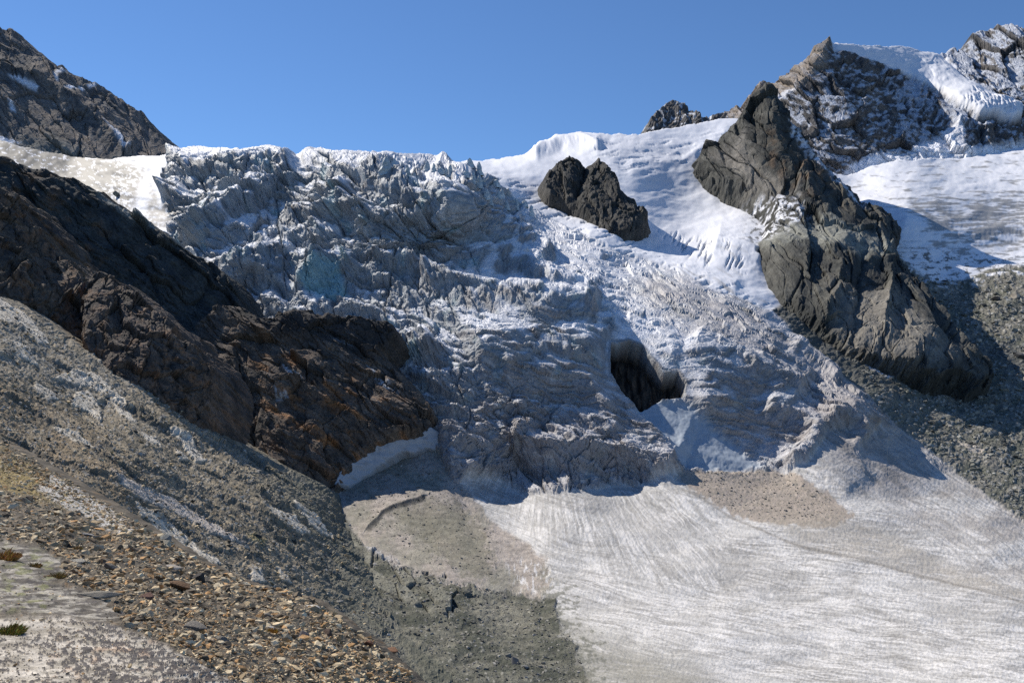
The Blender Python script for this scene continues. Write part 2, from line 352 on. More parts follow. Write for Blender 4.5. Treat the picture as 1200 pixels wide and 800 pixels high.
flo = 2.4 * x1[3] + .5 * x2[3] + 2.6 * terr(b3 + 7 * me_, 11, .7) * am + 4 * fbm(a1 / 80, b1 / 26, 4, 216, .5) + .7 * fbm(U / 9, V / 5, 4, 217) - 2.6 * ss(.12, .38, crl)
ribz = mask(g, [(770, 318), (850, 340), (920, 380), (985, 420), (1040, 475), (1110, 550), (1060, 590), (980, 560), (955, 500), (930, 470), (860, 420), (790, 380), (730, 340)], 20, 3)
a4, b4 = rot(Uw, Vw, 31); b4 = b4 + 9 * lo + 3 * me_
rib = 3.4 * terr(b4, 13, .7) * am + 2.4 * wor(a4 / 52, b4 / 7, 231, .8)[3] + 1.3 * fbm(a4 / 30, b4 / 2.6, 4, 232) + .7 * fbm(U / 7, V / 5, 4, 233) - 2.2 * ss(.15, .35, fbm(a4 / 40, b4 / 4, 3, 234))
flo = lerp(flo, rib, ribz)
rimf = .12 + .88 * ss(3, 28, g.sd)
cdist = -sdist(U, V, [(717, 404), (738, 401), (752, 406), (764, 422), (779, 437), (794, 436), (803, 448), (801, 462), (776, 464), (764, 470), (752, 477), (740, 468), (728, 455), (717, 436)])
nearcave = ss(2, 34, cdist)
g.d += rough * rimf * (.35 + .65 * nearcave) * lerp(tum, flo, np.maximum(right, ribz))
g.d += mT * ribz * rib * .6 * ss(20, -10, sdist(U, V, TONG) - 8)
# hand placed benches and cliffs (line in view, height, reach upslope, reach downslope)
CL = [([(207, 183), (235, 181), (285, 187), (318, 182), (342, 190)], 7, 5, 14), ([(212, 214), (235, 206), (262, 204), (300, 200), (345, 198)], 10, 10, 10), ([(203, 184), (195, 195), (187, 212), (196, 228), (212, 240)], 8, 16, 4),
      ([(362, 184), (400, 189), (440, 190), (480, 193), (515, 197)], 9, 6, 22), ([(520, 197), (545, 203), (562, 215)], 6, 6, 14), ([(430, 212), (450, 206), (470, 210), (485, 214)], 9, 4, 14),
      ([(238, 256), (262, 240), (285, 222), (320, 212), (345, 205)], 7, 10, 16), ([(345, 266), (372, 250), (392, 237), (414, 236)], 13, 14, 10), ([(378, 272), (398, 256), (415, 248), (436, 257)], 14, 8, 14),
      ([(349, 348), (368, 328), (392, 316), (412, 318)], 13, 6, 16), ([(225, 290), (262, 283), (310, 282), (352, 288), (400, 282)], 6, 16, 5), ([(228, 300), (262, 294), (310, 294)], 4, 8, 4),
      ([(252, 318), (285, 322), (316, 322), (344, 314), (380, 322)], 14, 22, 12), ([(438, 268), (470, 250), (495, 244), (525, 252), (540, 268)], 9, 12, 12), ([(455, 285), (500, 290), (545, 300), (580, 318)], 6, 12, 12),
      ([(400, 300), (440, 300), (470, 312), (500, 330)], 9, 12, 12), ([(520, 232), (560, 250), (600, 268), (640, 300)], 10, 8, 20), ([(505, 330), (560, 345), (630, 352), (690, 366)], 12, 14, 12),
      ([(560, 300), (600, 305), (650, 330), (690, 348)], 9, 10, 16), ([(464, 414), (480, 406), (500, 404), (512, 416)], 13, 14, 10), ([(450, 455), (480, 440), (510, 448), (540, 440)], 9, 8, 16),
      ([(560, 412), (585, 402), (625, 396), (670, 402), (705, 412)], 14, 26, 20), ([(590, 440), (640, 436), (690, 450), (715, 475)], 8, 16, 12), ([(520, 518), (545, 508), (580, 512), (620, 520)], 12, 22, 16),
      ([(560, 486), (610, 480), (660, 492), (720, 505)], 7, 12, 9), ([(600, 532), (650, 540), (710, 542), (770, 546), (785, 552)], 16, 34, 10), ([(525, 545), (545, 556), (590, 552), (600, 535)], 9, 20, 8),
      ([(706, 396), (735, 390), (762, 402), (790, 425), (812, 445), (830, 480)], 7, 20, 6), ([(820, 395), (860, 415), (900, 432), (935, 455)], 8, 16, 20), ([(900, 478), (935, 492), (960, 505), (952, 535), (930, 550)], 11, 26, 10),
      ([(800, 520), (850, 536), (900, 546), (940, 546)], 4, 22, 7), ([(975, 495), (995, 488), (1008, 500), (1005, 520)], 10, 14, 7), ([(930, 410), (960, 425), (978, 445)], 7, 18, 6), ([(960, 462), (1010, 490), (1040, 512)], 5, 9, 4)]
jit = 3.5 * fbm(U / 11, V / 11, 4, 240); jit2 = 3.5 * fbm(U / 11, V / 11, 4, 241)
big = np.zeros(U.shape)
for ln, A, wu_, wd_ in CL:
    x0 = min(p[0] for p in ln) - 80; x1_ = max(p[0] for p in ln) + 80; y0 = min(p[1] for p in ln) - 120; y1 = max(p[1] for p in ln) + 80
    j0, j1 = max(0, int((x0 + 110) / g.s)), min(U.shape[1], int((x1_ + 110) / g.s)); i0, i1 = max(0, int((y0 - 140) / g.s)), min(U.shape[0], int((y1 - 140) / g.s))
    sl = (slice(i0, i1), slice(j0, j1))
    s, e = ldist(U[sl] + jit[sl], V[sl] + jit2[sl], ln)
    big[sl] += 1.35 * A * e * np.where(s < 0, np.exp(s / wu_), np.exp(-np.maximum(s - 1, 0) ** 2 / wd_ ** 2 * .6))
for p, k in [([(222, 268), (250, 236), (285, 216), (345, 202), (350, 212), (318, 236), (300, 256), (270, 280), (230, 292), (205, 290)], .55), ([(262, 320), (285, 298), (335, 290), (362, 298), (335, 316), (300, 322)], .6), ([(520, 530), (560, 500), (610, 488), (700, 500), (762, 528), (740, 546), (640, 542), (590, 545)], .15),
             ([(556, 420), (590, 398), (640, 392), (708, 408), (700, 428), (640, 424), (590, 440)], .2), ([(460, 424), (478, 406), (502, 402), (516, 420), (494, 428)], .9), ([(845, 405), (900, 425), (960, 462), (1010, 500), (985, 492), (940, 470), (880, 440)], .4), ([(410, 304), (440, 284), (475, 298), (505, 332), (460, 326)], .6),
             ([(345, 340), (368, 324), (395, 312), (415, 318), (390, 326), (360, 350)], .5), ([(440, 268), (470, 246), (500, 242), (535, 262), (500, 262), (470, 268)], .5), ([(560, 300), (600, 300), (660, 330), (700, 352), (640, 345), (590, 322)], .5), ([(520, 345), (580, 338), (650, 350), (700, 372), (620, 366)], .15), ([(350, 268), (372, 248), (416, 234), (436, 258), (400, 262), (375, 272)], .6)]:
    x0 = min(q[0] for q in p) - 20; x1_ = max(q[0] for q in p) + 20; y0 = min(q[1] for q in p) - 20; y1 = max(q[1] for q in p) + 20
    j0, j1 = max(0, int((x0 + 110) / g.s)), min(U.shape[1], int((x1_ + 110) / g.s)); i0, i1 = max(0, int((y0 - 140) / g.s)), min(U.shape[0], int((y1 - 140) / g.s))
    sl = (slice(i0, i1), slice(j0, j1)); vt = min(q[1] for q in p)
    sdp = ss(-3.5, 5, sdist(U[sl] + jit[sl] * 1.4, V[sl] + jit2[sl] * 1.4, p))
    # height measured below the upper edge of the bench in each column
    top = np.cumsum(sdp, axis=0) * g.s
    big[sl] += k * sdp * np.minimum(top, 45)
g.d += nearcave * big * np.clip(ice + .5 * mT * ss(600, 560, V), 0, 1) * (1 - mCave)
# snowfields: soft swells and crevasse bands
swell = 4 * fbm(U / 60, V / 26, 4, 250) + .35 * fbm(U / 14, V / 6, 3, 251)
g.d += (mS + mL) * swell + mB * 2.2 * fbm(U / 40, V / 14, 4, 252)
crevm = np.clip(mask(g, [(560, 205), (640, 225), (760, 300), (860, 340), (900, 360), (840, 345), (700, 300), (600, 240)], 14, 2) + mask(g, [(690, 165), (760, 165), (870, 150), (820, 190), (760, 210), (700, 190)], 10, 2) * .35
                + mask(g, [(770, 270), (850, 285), (880, 320), (820, 310)], 8, 2) * .9, 0, 1) * mS
cv = fbm((Uw) / 22, (Vw + .1 * U) / 3.4, 4, 255, .5)
cvm = mask(g, [(760, 262), (860, 275), (890, 330), (800, 318)], 8, 1)
cv = lerp(cv, fbm((Uw + .5 * V) / 4, Vw / 20, 4, 258, .5), cvm)
g.d += crevm * (1.2 * fbm(U / 24, V / 12, 4, 256, .5) - 3.5 * ss(.12, .4, cv))
for ln, A, wu_, wd_ in [([(628, 180), (655, 168), (680, 164), (700, 170)], 9, 8, 6), ([(1060, 262), (1120, 275), (1200, 268), (1280, 270)], 6, 20, 12), ([(850, 160), (800, 190), (740, 195)], 3, 10, 8), ([(840, 285), (870, 292), (890, 300)], 10, 12, 16),
                        ([(690, 280), (740, 300), (800, 312), (860, 335)], 4, 10, 10)]:
    s, e = ldist(Uw, Vw, ln); g.d += A * e * (mS + mB) * np.where(s < 0, np.exp(s / wu_), np.exp(-s ** 2 / wd_ ** 2))
# moraine and scree
bl = wor(U / 9, V / 5, 261, .8); bl2 = wor(U / 4, V / 2.6, 262, .8)
g.d += mM * (6 * fbm(U / 60, V / 30, 4, 263, .55) + 2.2 * np.maximum(bl[2] - .5, 0) * (1 - bl[0]) + 1.6 * np.maximum(bl2[2] - .35, 0) + 1.2 * fbm(U / 6, V / 4, 3, 264))
g.d += mC * (3 * fbm(U / 50, V / 40, 3, 265) + .5 * fbm(U / 5, V / 4, 3, 266)) + mD * (8 * fbm(U / 70, V / 34, 5, 267) + 1.4 * fbm(U / 7, V / 4, 4, 268) + .8 * np.maximum(bl2[2] - .6, 0))
for ln, A in [([(432, 618), (448, 600), (470, 590), (496, 582)], 2.2)]:
    s, e = ldist(Uw, Vw, ln); g.d += A * e * np.where(s < 0, np.exp(s / 10), np.exp(-s / 1.5)) * 1.4
slabm = mask(g, [(380, 590), (400, 600), (440, 640), (510, 665), (560, 700), (530, 725), (460, 700), (420, 690), (390, 650)], 8, 2)
sw = wor((rot(U, V, 38)[0]) / 34, rot(U, V, 38)[1] / 14, 270, .9)
g.d += mD * slabm * (4 * sw[3] - 4.5 * ss(.12, 0, sw[1]))
# tongue: low swells, fine flow ridges
fu = U + 8 * fbm(U / 90, V / 40, 3, 281); fv = V + 5 * fbm(U / 120, V / 50, 3, 280)
sA = fv - .10 * (fu - 600) - 62 * (1 - np.exp(-np.maximum(fu - 560, 0) / 190.))
sB = fv - .62 * fu
ub = ss(-25, 45, (U - 930) * .55 - (V - 540) * .9 + 0) * ss(900, 960, U)
def streak(s, al, wid, ln, seed, o=4): return fbm(al / ln, s / wid, o, seed, .6)
stA = streak(sA, fu, 6, 130, 282) * .5 + streak(sA, fu, 2.0, 45, 283, 3) * .6
stB = streak(sB, fu, 8, 150, 284) * .7 + streak(sB, fu, 2.8, 70, 285, 3) * .5
ph = np.arctan2(V - 455, U - 640); rr = np.hypot(V - 455, U - 640)
stF = fbm(ph * 38, rr / 90, 5, 286, .65)
fanm = mask(g, [(560, 565), (700, 572), (800, 560), (860, 620), (850, 690), (760, 680), (640, 640)], 30, 1)
st = lerp(lerp(stA, stF, fanm * .7), stB, ub)
g.d += mT * (.35 * st + 5 * fbm(U / 130, V / 40, 3, 287) + .5 * fbm(U / 4, V / 3, 3, 288))
bump_poly = [(940, 520), (965, 508), (1000, 530), (1015, 560), (990, 575), (950, 555)]
s = sdist(Uw, Vw, bump_poly); g.d += 9 * np.exp(-np.maximum(-s, 0) / 12) * (1 - np.exp(-np.maximum(s + 12, 0) / 12)) * .7
# cave and its rock window
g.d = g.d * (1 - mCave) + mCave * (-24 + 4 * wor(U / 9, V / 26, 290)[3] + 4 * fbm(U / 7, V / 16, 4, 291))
g.d += mApr * (-6 + .6 * fbm(U / 6, V / 6, 3, 292))
# left rim dirt patch
finish(g)
nz = g.nz; nzb = blur(nz, 2)
Cdir = fbm(U / 9, V / 7, 5, 410, .65)
# --- colours
dirtn = fbm(a2 / 40, b2 / 14, 5, 300, .6); fine = fbm(U / 5, V / 4, 4, 301, .6)
vst = fbm(U / 3.2, V / 26, 4, 302, .6)
C = np.empty(U.shape + (3,), f32); C[:] = col(.30, .325, .345)
C = mixc(C, col(.19, .18, .175), .75 * ss(-.15, .5, dirtn + .35 * vst + .25 * fine))
C = mixc(C, col(.27, .46, .50), .5 * ss(.15, .5, fbm(U / 22, V / 22, 4, 303) + .2 * vst))
low = ss(380, 520, V)
C = mixc(C, col(.30, .27, .26), .7 * low)
C = mixc(C, lerp(col(.20, .185, .175), col(.42, .385, .36), ss(-.3, .35, fbm(a4 / 50, b4 / 5, 5, 326, .6))[..., None]), .8 * ribz)
strat = fbm(Uw / 60 + lo, (Vw + 26 * lo + 8 * me_ + lean) / 2.6, 4, 309, .6)
C = mixc(C, col(.13, .125, .12), .55 * ss(.12, .45, strat))
C = mixc(C, col(.60, .62, .64), .45 * ss(.15, .45, -strat))
C = mixc(C, col(.34, .30, .275), .5 * right * ss(-.2, .3, dirtn))
snow_t = ss(.62, .82, nzb + .10 * mask(g, [(200, 190), (345, 190), (420, 235), (440, 290), (340, 330), (250, 320), (200, 280)], 25, 2) + .12 * dirtn + .06 * fine) * ice * (1 - .6 * low) * (1 - .7 * ribz)
C = mixc(C, col(.80, .81, .84), .85 * snow_t)
C = mixc(C, col(.33, .58, .62), .6 * mask(g, [(355, 345), (375, 330), (400, 322), (408, 350), (380, 360)], 4))
# snowfields
sc = np.empty_like(C); sc[:] = col(.84, .85, .88)
sc = mixc(sc, col(.42, .44, .46), .75 * crevm * ss(.1, .35, cv))
sc = mixc(sc, col(.55, .53, .50), .5 * ss(.1, .5, fbm(a1 / 40, b1 / 6, 4, 310)) * mask(g, [(800, 290), (880, 290), (920, 350), (900, 370), (820, 330)], 14, 1))
sc = mixc(sc, col(.10, .10, .09), .9 * ss(.02, .16, fbm(U / 9, V / 6, 5, 420, .68)) * mask(g, [(862, 205), (900, 222), (950, 240), (1000, 290), (920, 300), (872, 290), (880, 250)], 10, 3))
sc = mixc(sc, col(.10, .10, .09), .9 * ss(.08, .2, fbm(U / 12, V / 4, 5, 421, .68)) * mask(g, [(1030, 290), (1060, 290), (1200, 300), (1290, 300), (1290, 330), (1080, 335)], 8, 3))
C = mixc(C, sc, np.clip(mS + mB + mL, 0, 1))
# left snow sprinkled with debris
deb = ss(-.12, -.04, fbm(U / 8, V / 3.6, 5, 311, .7) + .14 * mask(g, [(-120, 150), (110, 175), (150, 200), (110, 235), (-120, 200)], 10) - .02)
C = mixc(C, col(.08, .08, .07), .95 * deb * mL * mask(g, [(-120, 150), (110, 178), (172, 196), (165, 225), (150, 262), (60, 225), (-120, 200)], 8, 3))
C = mixc(C, col(.20, .185, .165), .85 * mask(g, [(178, 215), (185, 235), (200, 245), (215, 250), (205, 262), (180, 275), (195, 300), (175, 290), (168, 260)], 4, 2) * ss(-.3, .2, fine + .1))
C = mixc(C, col(.20, .19, .17), .85 * mask(g, [(160, 255), (180, 275), (215, 300), (250, 320), (240, 330), (190, 300), (150, 265)], 4, 2) * ss(-.3, .1, fine))
# basin debris
C = mixc(C, col(.22, .22, .21), .8 * mB * ss(.05, .3, fbm(U / 30, V / 3.4, 4, 312, .6) - .1 + .4 * mask(g, [(1060, 235), (1320, 225), (1320, 290), (1100, 290)], 14, 2)))
# moraine
mc = lerp(col(.125, .13, .105), col(.21, .20, .17), ss(-.4, .4, fbm(U / 24, V / 14, 4, 320))[..., None])
mc = mixc(mc, col(.36, .35, .32), .8 * (bl2[2] > .72) * ss(.55, .3, bl2[0]))
mc = mixc(mc, col(.78, .79, .82), .9 * ss(.12, .3, fbm(U / 16, V / 5, 4, 321, .6)) * mask(g, [(1060, 300), (1200, 305), (1200, 325), (1100, 340), (1070, 345)], 8, 2))
mc = mixc(mc, col(.46, .41, .35), .9 * mask(g, [(1122, 516), (1150, 525), (1160, 536), (1135, 528)], 2, .5))
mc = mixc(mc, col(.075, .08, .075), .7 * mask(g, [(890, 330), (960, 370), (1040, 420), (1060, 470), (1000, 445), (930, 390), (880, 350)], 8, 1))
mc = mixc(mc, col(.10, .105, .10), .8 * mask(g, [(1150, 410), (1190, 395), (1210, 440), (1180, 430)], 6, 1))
mc = mixc(mc, col(.76, .78, .83), .95 * np.maximum(mask(g, [(1008, 415), (1030, 424), (1050, 442), (1040, 444), (1015, 428)], 2, .8) * ss(-.2, .1, fine + .1), mask(g, [(1068, 430), (1095, 436), (1115, 434), (1134, 427), (1130, 438), (1112, 446), (1090, 444)], 2, .6)))
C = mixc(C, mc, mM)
# dark strip of debris along the icefall's right edge
stt = ss(.05, .4, fbm(a1 / 60, b1 / 5, 4, 325, .6))
C = mixc(C, col(.16, .155, .14), .8 * stt * mask(g, [(790, 310), (850, 335), (920, 380), (1000, 440), (1040, 490), (1000, 480), (930, 420), (850, 365)], 10, 2))
# tongue
fil = 1 - np.abs(streak(sA + 1.5 * fbm(U / 14, V / 10, 3, 401), fu, 4.2, 70, 402, 3)) * 3.2
filF = 1 - np.abs(fbm(ph * 30 + .5 * fbm(U / 20, V / 20, 3, 403), rr / 70, 3, 404)) * 3.4
filB = 1 - np.abs(streak(sB + 2 * fbm(U / 20, V / 12, 3, 405), fu, 6, 90, 406, 3)) * 3.2
fl_ = lerp(lerp(fil, filF, fanm), filB, ub)
tc = lerp(col(.30, .29, .27), col(.575, .565, .54), ss(-.5, .35, .8 * st + .35 * fine + (.25 * fbm(fu / 160, sA / 26, 4, 330)))[..., None])
tc = mixc(tc, col(.82, .80, .77), .6 * ss(.45, .85, fl_) * ss(-.45, .05, fbm(fu / 60, sA / 12, 4, 407)))
tc = mixc(tc, col(.24, .23, .21), .5 * ss(.5, .9, 1 - np.abs(streak(sA, fu, 7, 160, 408, 4)) * 4) * ss(-.1, .3, fbm(U / 60, V / 30, 3, 409)))
for p in ([(690, 590), (760, 595), (800, 620), (790, 640), (720, 625)], [(640, 575), (720, 582), (760, 590), (690, 600)], [(780, 640), (900, 655), (960, 700), (860, 690)], [(690, 760), (800, 770), (900, 800), (700, 820)], [(1050, 680), (1150, 700), (1200, 730), (1100, 720)]):
    tc = mixc(tc, col(.30, .29, .27), .5 * mask(g, p, 16, 3) * ss(-.4, .3, st))
tc = mixc(tc, col(.30, .27, .24), .6 * ub * ss(-.25, .35, fbm(U / 50, V / 30, 4, 331)))
tc = mixc(tc, col(.27, .26, .215), .75 * mask(g, [(640, 715), (700, 740), (800, 775), (900, 860), (600, 860)], 30, 2) * ss(-.4, .3, st + .2))
dbm = mask(g, [(792, 560), (800, 548), (870, 548), (925, 556), (975, 582), (1000, 604), (985, 618), (940, 618), (890, 612), (840, 592)], 7, 2)
tc = mixc(tc, lerp(col(.22, .205, .19), col(.42, .385, .36), ss(-.3, .35, fbm(a4 / 50, b4 / 5, 5, 326, .6))[..., None]), .7 * ribz)
dbm = ss(.3, .7, dbm + .7 * Cdir); tc = mixc(tc, lerp(col(.40, .335, .275), col(.31, .265, .21), ss(-.3, .3, fine)[..., None]), .9 * dbm)
tc = mixc(tc, col(.33, .30, .25), .6 * mask(g, [(890, 608), (1000, 605), (1100, 655), (1200, 690), (1200, 705), (1080, 675), (960, 645)], 8, 2) * ss(-.3, .2, st + .1))
s, e = ldist(U + g.wu * .5, V + g.wv * .5, [(800, 574), (820, 582), (850, 600), (900, 625), (940, 641), (980, 650), (1040, 664), (1100, 677), (1200, 708)]); tc = mixc(tc, col(.2, .18, .15), .6 * e * np.exp(-(s / 1.8) ** 2))
tdirt = ss(60, -6, sdist(U + 3 * g.wu, V + 3 * g.wv, TONG)) * mask(g, [(560, 640), (720, 690), (760, 900), (560, 900)], 20, 1)
tdist = sdist(U + WK_ * g.wu, V + WK_ * g.wv, TONG)
tc = mixc(tc, col(.17, .17, .14), .85 * ss(.05, -.15, fbm(U / 12, V / 6, 5, 411, .65) + tdist / 90 - .18) * ss(660, 700, V) * ss(820, 740, U))
C = mixc(C, tc, mT)
# debris cone
cc = lerp(col(.37, .33, .29), col(.28, .265, .22), ss(-.3, .3, fbm(U / 40, V / 30, 4, 340) + .35 * fine)[..., None])
cc = mixc(cc, col(.20, .19, .145), .65 * ss(.3, .7, mask(g, [(460, 600), (500, 585), (540, 590), (570, 630), (580, 680), (540, 670), (500, 640)], 16, 2) + .9 * Cdir))
cc = mixc(cc, col(.40, .355, .315), .8 * mask(g, [(572, 602), (590, 586), (620, 590), (646, 620), (640, 655), (622, 690), (600, 670), (580, 640)], 6, 1))
cc = mixc(cc, col(.72, .72, .72), .7 * ss(.05, .3, fbm(U / 3.5, V / 14, 4, 341, .6)) * mask(g, [(590, 655), (650, 655), (655, 695), (610, 695)], 8, 3))
cc = mixc(cc, col(.14, .135, .12), .8 * ss(.35, .5, fbm(U / 4, V / 3, 3, 342)))
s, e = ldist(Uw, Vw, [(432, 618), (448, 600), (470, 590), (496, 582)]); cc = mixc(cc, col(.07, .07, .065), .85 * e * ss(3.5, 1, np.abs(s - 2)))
C = mixc(C, cc, mC)
# dark scree
dc = lerp(col(.085, .09, .072), col(.17, .167, .135), ss(-.25, .3, fbm(U / 45, V / 12, 5, 350, .6))[..., None])
dc = mixc(dc, col(.33, .32, .28), .75 * (bl2[2] > .93) * ss(.5, .3, bl2[0]))
dc = mixc(dc, col(.24, .235, .195), .6 * slabm * ss(.3, .6, sw[2]))
dc = mixc(dc, col(.25, .24, .195), .7 * mask(g, [(560, 690), (600, 700), (625, 725), (600, 740), (560, 725)], 12, 2))
C = mixc(C, dc, mD)
# cave rock, apron
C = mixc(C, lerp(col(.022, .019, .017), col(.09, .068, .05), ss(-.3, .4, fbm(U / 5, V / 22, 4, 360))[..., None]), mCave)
C = mixc(C, col(.36, .41, .46) * (1 + .25 * fbm(U / 5, V / 5, 4, 430))[..., None], mApr * (1 - mT))  # apron snow dimmed to blue grey, the arch's shade put into its colour
C = np.clip(C, .01, .9)
# --- split into the landforms
reg = np.zeros(U.shape, np.int8)
for i, m in enumerate((mS, mB, mM, mT, mC, mD, mL)): reg[m > .5] = i + 1
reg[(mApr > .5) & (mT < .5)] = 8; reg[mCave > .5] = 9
rg = reg[:-1, :-1]; kp = g.keep[:-1, :-1]
for i, (nm, mt, lb, cat, sm) in enumerate([
    ('icefall', 'ice', 'steep broken blue grey icefall tumbling down the middle of the picture', 'icefall', False),
    ('snowfield', 'snow', 'bright white snowfield on the skyline around the dark nunatak', 'snowfield', True),
    ('snow_basin', 'snow', 'wide snow basin at the foot of the right mountain', 'snowfield', True),
    ('moraine', 'scree', 'grey green boulder moraine at the right edge beside the glacier', 'moraine', False),
    ('glacier', 'tongue', 'pale streaked glacier tongue spreading over the lower right', 'glacier', False),
    ('debris_cone', 'scree', 'beige cone of fine debris below the icefall and the dark cliff', 'debris cone', False),
    ('scree_slope', 'scree', 'dark greenish scree slope between the near hillside and the glacier tongue', 'scree', False),
    ('snow_slope', 'snow', 'debris sprinkled snow slope under the left mountain', 'snowfield', True),
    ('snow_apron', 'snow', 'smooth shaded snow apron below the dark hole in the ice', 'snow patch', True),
    ('rock_face', 'rock', 'black brown rock face showing through the arched hole in the icefall', 'rock face', False)]):
    k = kp & (rg == i)
    if k.any(): tag(grid_obj(nm, g.P, k, M[mt], C, sm), lb, cat, kind='structure')
GP, GS, GO = g.P, g.s, (-110, 140)
def gpt(u, v): return GP[int((v - GO[1]) / GS), int((u - GO[0]) / GS)]
GN = g.N

# ================================================================== ROCK MASSES standing in the ice
def rockmass(name, label, cat, box, poly, ctrl, L, ang, seed, c1, c2, lines=(), bulge=8, bw=14, extra=None, kind=None, mat='rock', warp=3, wl=12, amp=1.0, an=1.5, **kw):
    g = patch(box, ctrl, poly, warp=warp, wl=wl, wseed=seed, **kw)
    g.d = amp * rockdisp(g.U, g.V, L, ang, seed + 1, an) + bulge * (1 - np.exp(-np.maximum(g.sd, 0) / bw))
    for ln, A, wu_, wd_ in lines:
        s, e = ldist(g.U + g.wu, g.V + g.wv, ln); g.d += A * e * np.where(s < 0, np.exp(s / wu_), np.exp(-s / wd_))
    finish(g)
    C = rock_cols(g, c1, c2, seed + 5, L * .5, ang)
    if extra is not None: C = extra(g, C)
    return tag(grid_obj(name, g.P, g.keep, M[mat], C), label, cat, kind=kind), g

rockmass('rock_outcrop', 'dark rock outcrop poking out of the white snowfield below the skyline', 'rock outcrop', (610, 165, 790, 300),
         [(640, 210), (644, 200), (655, 192), (668, 186), (680, 184), (690, 190), (700, 188), (710, 200), (722, 216), (730, 228), (745, 240), (757, 252), (755, 262), (748, 270), (735, 273), (715, 271), (700, 262), (690, 250), (672, 240), (662, 232), (645, 228), (640, 222)],
         [(640, 225, 2000), (680, 185, 2120), (760, 260, 1930), (735, 273, 1790), (700, 262, 1840), (665, 232, 1960), (700, 190, 2120)], 19, 60, 400, (.085, .08, .07), (.045, .045, .042),
         [([(688, 183), (684, 205), (677, 228)], -15, 6, 6), ([(700, 190), (715, 220), (745, 262)], 5, 14, 10)], 5, 7, None, None, amp=.8)
# rib peak and its lower bluff
def ribx(g, C):
    sn = mask(g, [(922, 145), (935, 165), (960, 200), (985, 215), (1000, 235), (1012, 250), (1000, 246), (975, 225), (950, 200), (925, 165)], 3, 1) * ss(-.2, .2, fbm(g.U / 6, g.V / 5, 3, 5) + .1)
    C = mixc(C, col(.78, .8, .85), .9 * sn)
    C = mixc(C, col(.19, .125, .075), .6 * mask(g, [(900, 150), (960, 190), (1000, 250), (950, 250), (900, 200)], 14, 2) * ss(-.1, .4, fbm(g.U / 10, g.V / 10, 4, 8)))
    return C
def ridgex(g, C):
    C = ribx(g, C)
    C = mixc(C, col(.78, .79, .82), .9 * ss(-.02, .1, fbm(g.U / 8, g.V / 5, 5, 431, .65)) * mask(g, [(880, 225), (925, 240), (945, 262), (930, 285), (884, 300), (870, 260)], 7, 2))
    C = mixc(C, col(.24, .245, .215), .85 * mask(g, [(885, 292), (920, 275), (960, 268), (1030, 285), (1045, 306), (1000, 302), (950, 300), (900, 302)], 6, 2))
    C = mixc(C, col(.26, .24, .205), .7 * mask(g, [(975, 340), (1040, 350), (1100, 400), (1130, 425), (1060, 430), (1000, 410), (980, 380)], 14, 3))
    C = mixc(C, col(.25, .23, .20), .7 * mask(g, [(840, 185), (880, 160), (890, 200), (930, 235), (900, 228), (870, 210)], 10, 3))  # left faces of the peak painted lighter, as sunlit rock
    return C
rockmass('rock_ridge', 'continuous dark rock ridge falling from a pointed summit to a massive bluff on the right', 'rock ridge', (790, 90, 1200, 480),
         [(818, 196), (822, 182), (835, 172), (850, 160), (866, 146), (880, 130), (890, 118), (901, 111), (912, 122), (922, 140), (935, 158), (950, 180), (968, 198), (985, 212), (1005, 230), (1022, 242), (1042, 252), (1055, 272), (1048, 290), (1056, 308), (1070, 322), (1090, 345), (1115, 375), (1140, 402), (1160, 428), (1165, 440),
          (1150, 445), (1132, 432), (1100, 436), (1070, 430), (1040, 422), (1010, 412), (990, 398), (965, 378), (940, 360), (915, 345), (900, 325), (886, 306), (888, 290), (904, 268), (914, 248), (895, 228), (878, 212), (862, 212), (840, 208)],
         [(818, 196, 2700), (901, 111, 2650), (866, 212, 2440), (915, 245, 2170), (1050, 270, 2120), (1000, 228, 2330), (950, 178, 2480), (900, 180, 2420), (886, 300, 1960), (960, 290, 1900), (1050, 305, 1960), (1165, 440, 1330), (1100, 436, 1260), (1010, 412, 1290), (940, 360, 1420), (900, 325, 1620), (1000, 325, 1620), (1080, 370, 1500)], 40, 50, 420, (.10, .098, .084), (.034, .037, .036),
         [([(901, 111), (905, 150), (915, 190), (945, 240), (990, 290)], 9, 20, 22), ([(850, 160), (870, 180), (880, 210)], 5, 10, 12), ([(935, 160), (960, 210), (1000, 260)], 6, 12, 12),
          ([(985, 318), (980, 345), (965, 370)], 8, 6, 6), ([(1010, 300), (1005, 350), (1000, 400)], -9, 6, 6), ([(1040, 312), (1035, 350), (1030, 400)], 7, 10, 10), ([(890, 300), (960, 300), (1040, 312)], 6, 16, 6)], 6, 9, ridgex, 'structure', skirt=20, amp=.6, an=1.9, warp=5)
# little rocks in the lower right icefall margin
for i, (u0, v0, w, h, lb) in enumerate([(1128, 160, 22, 8, 'low dark rock step under the end of the hanging glacier'),]): pass

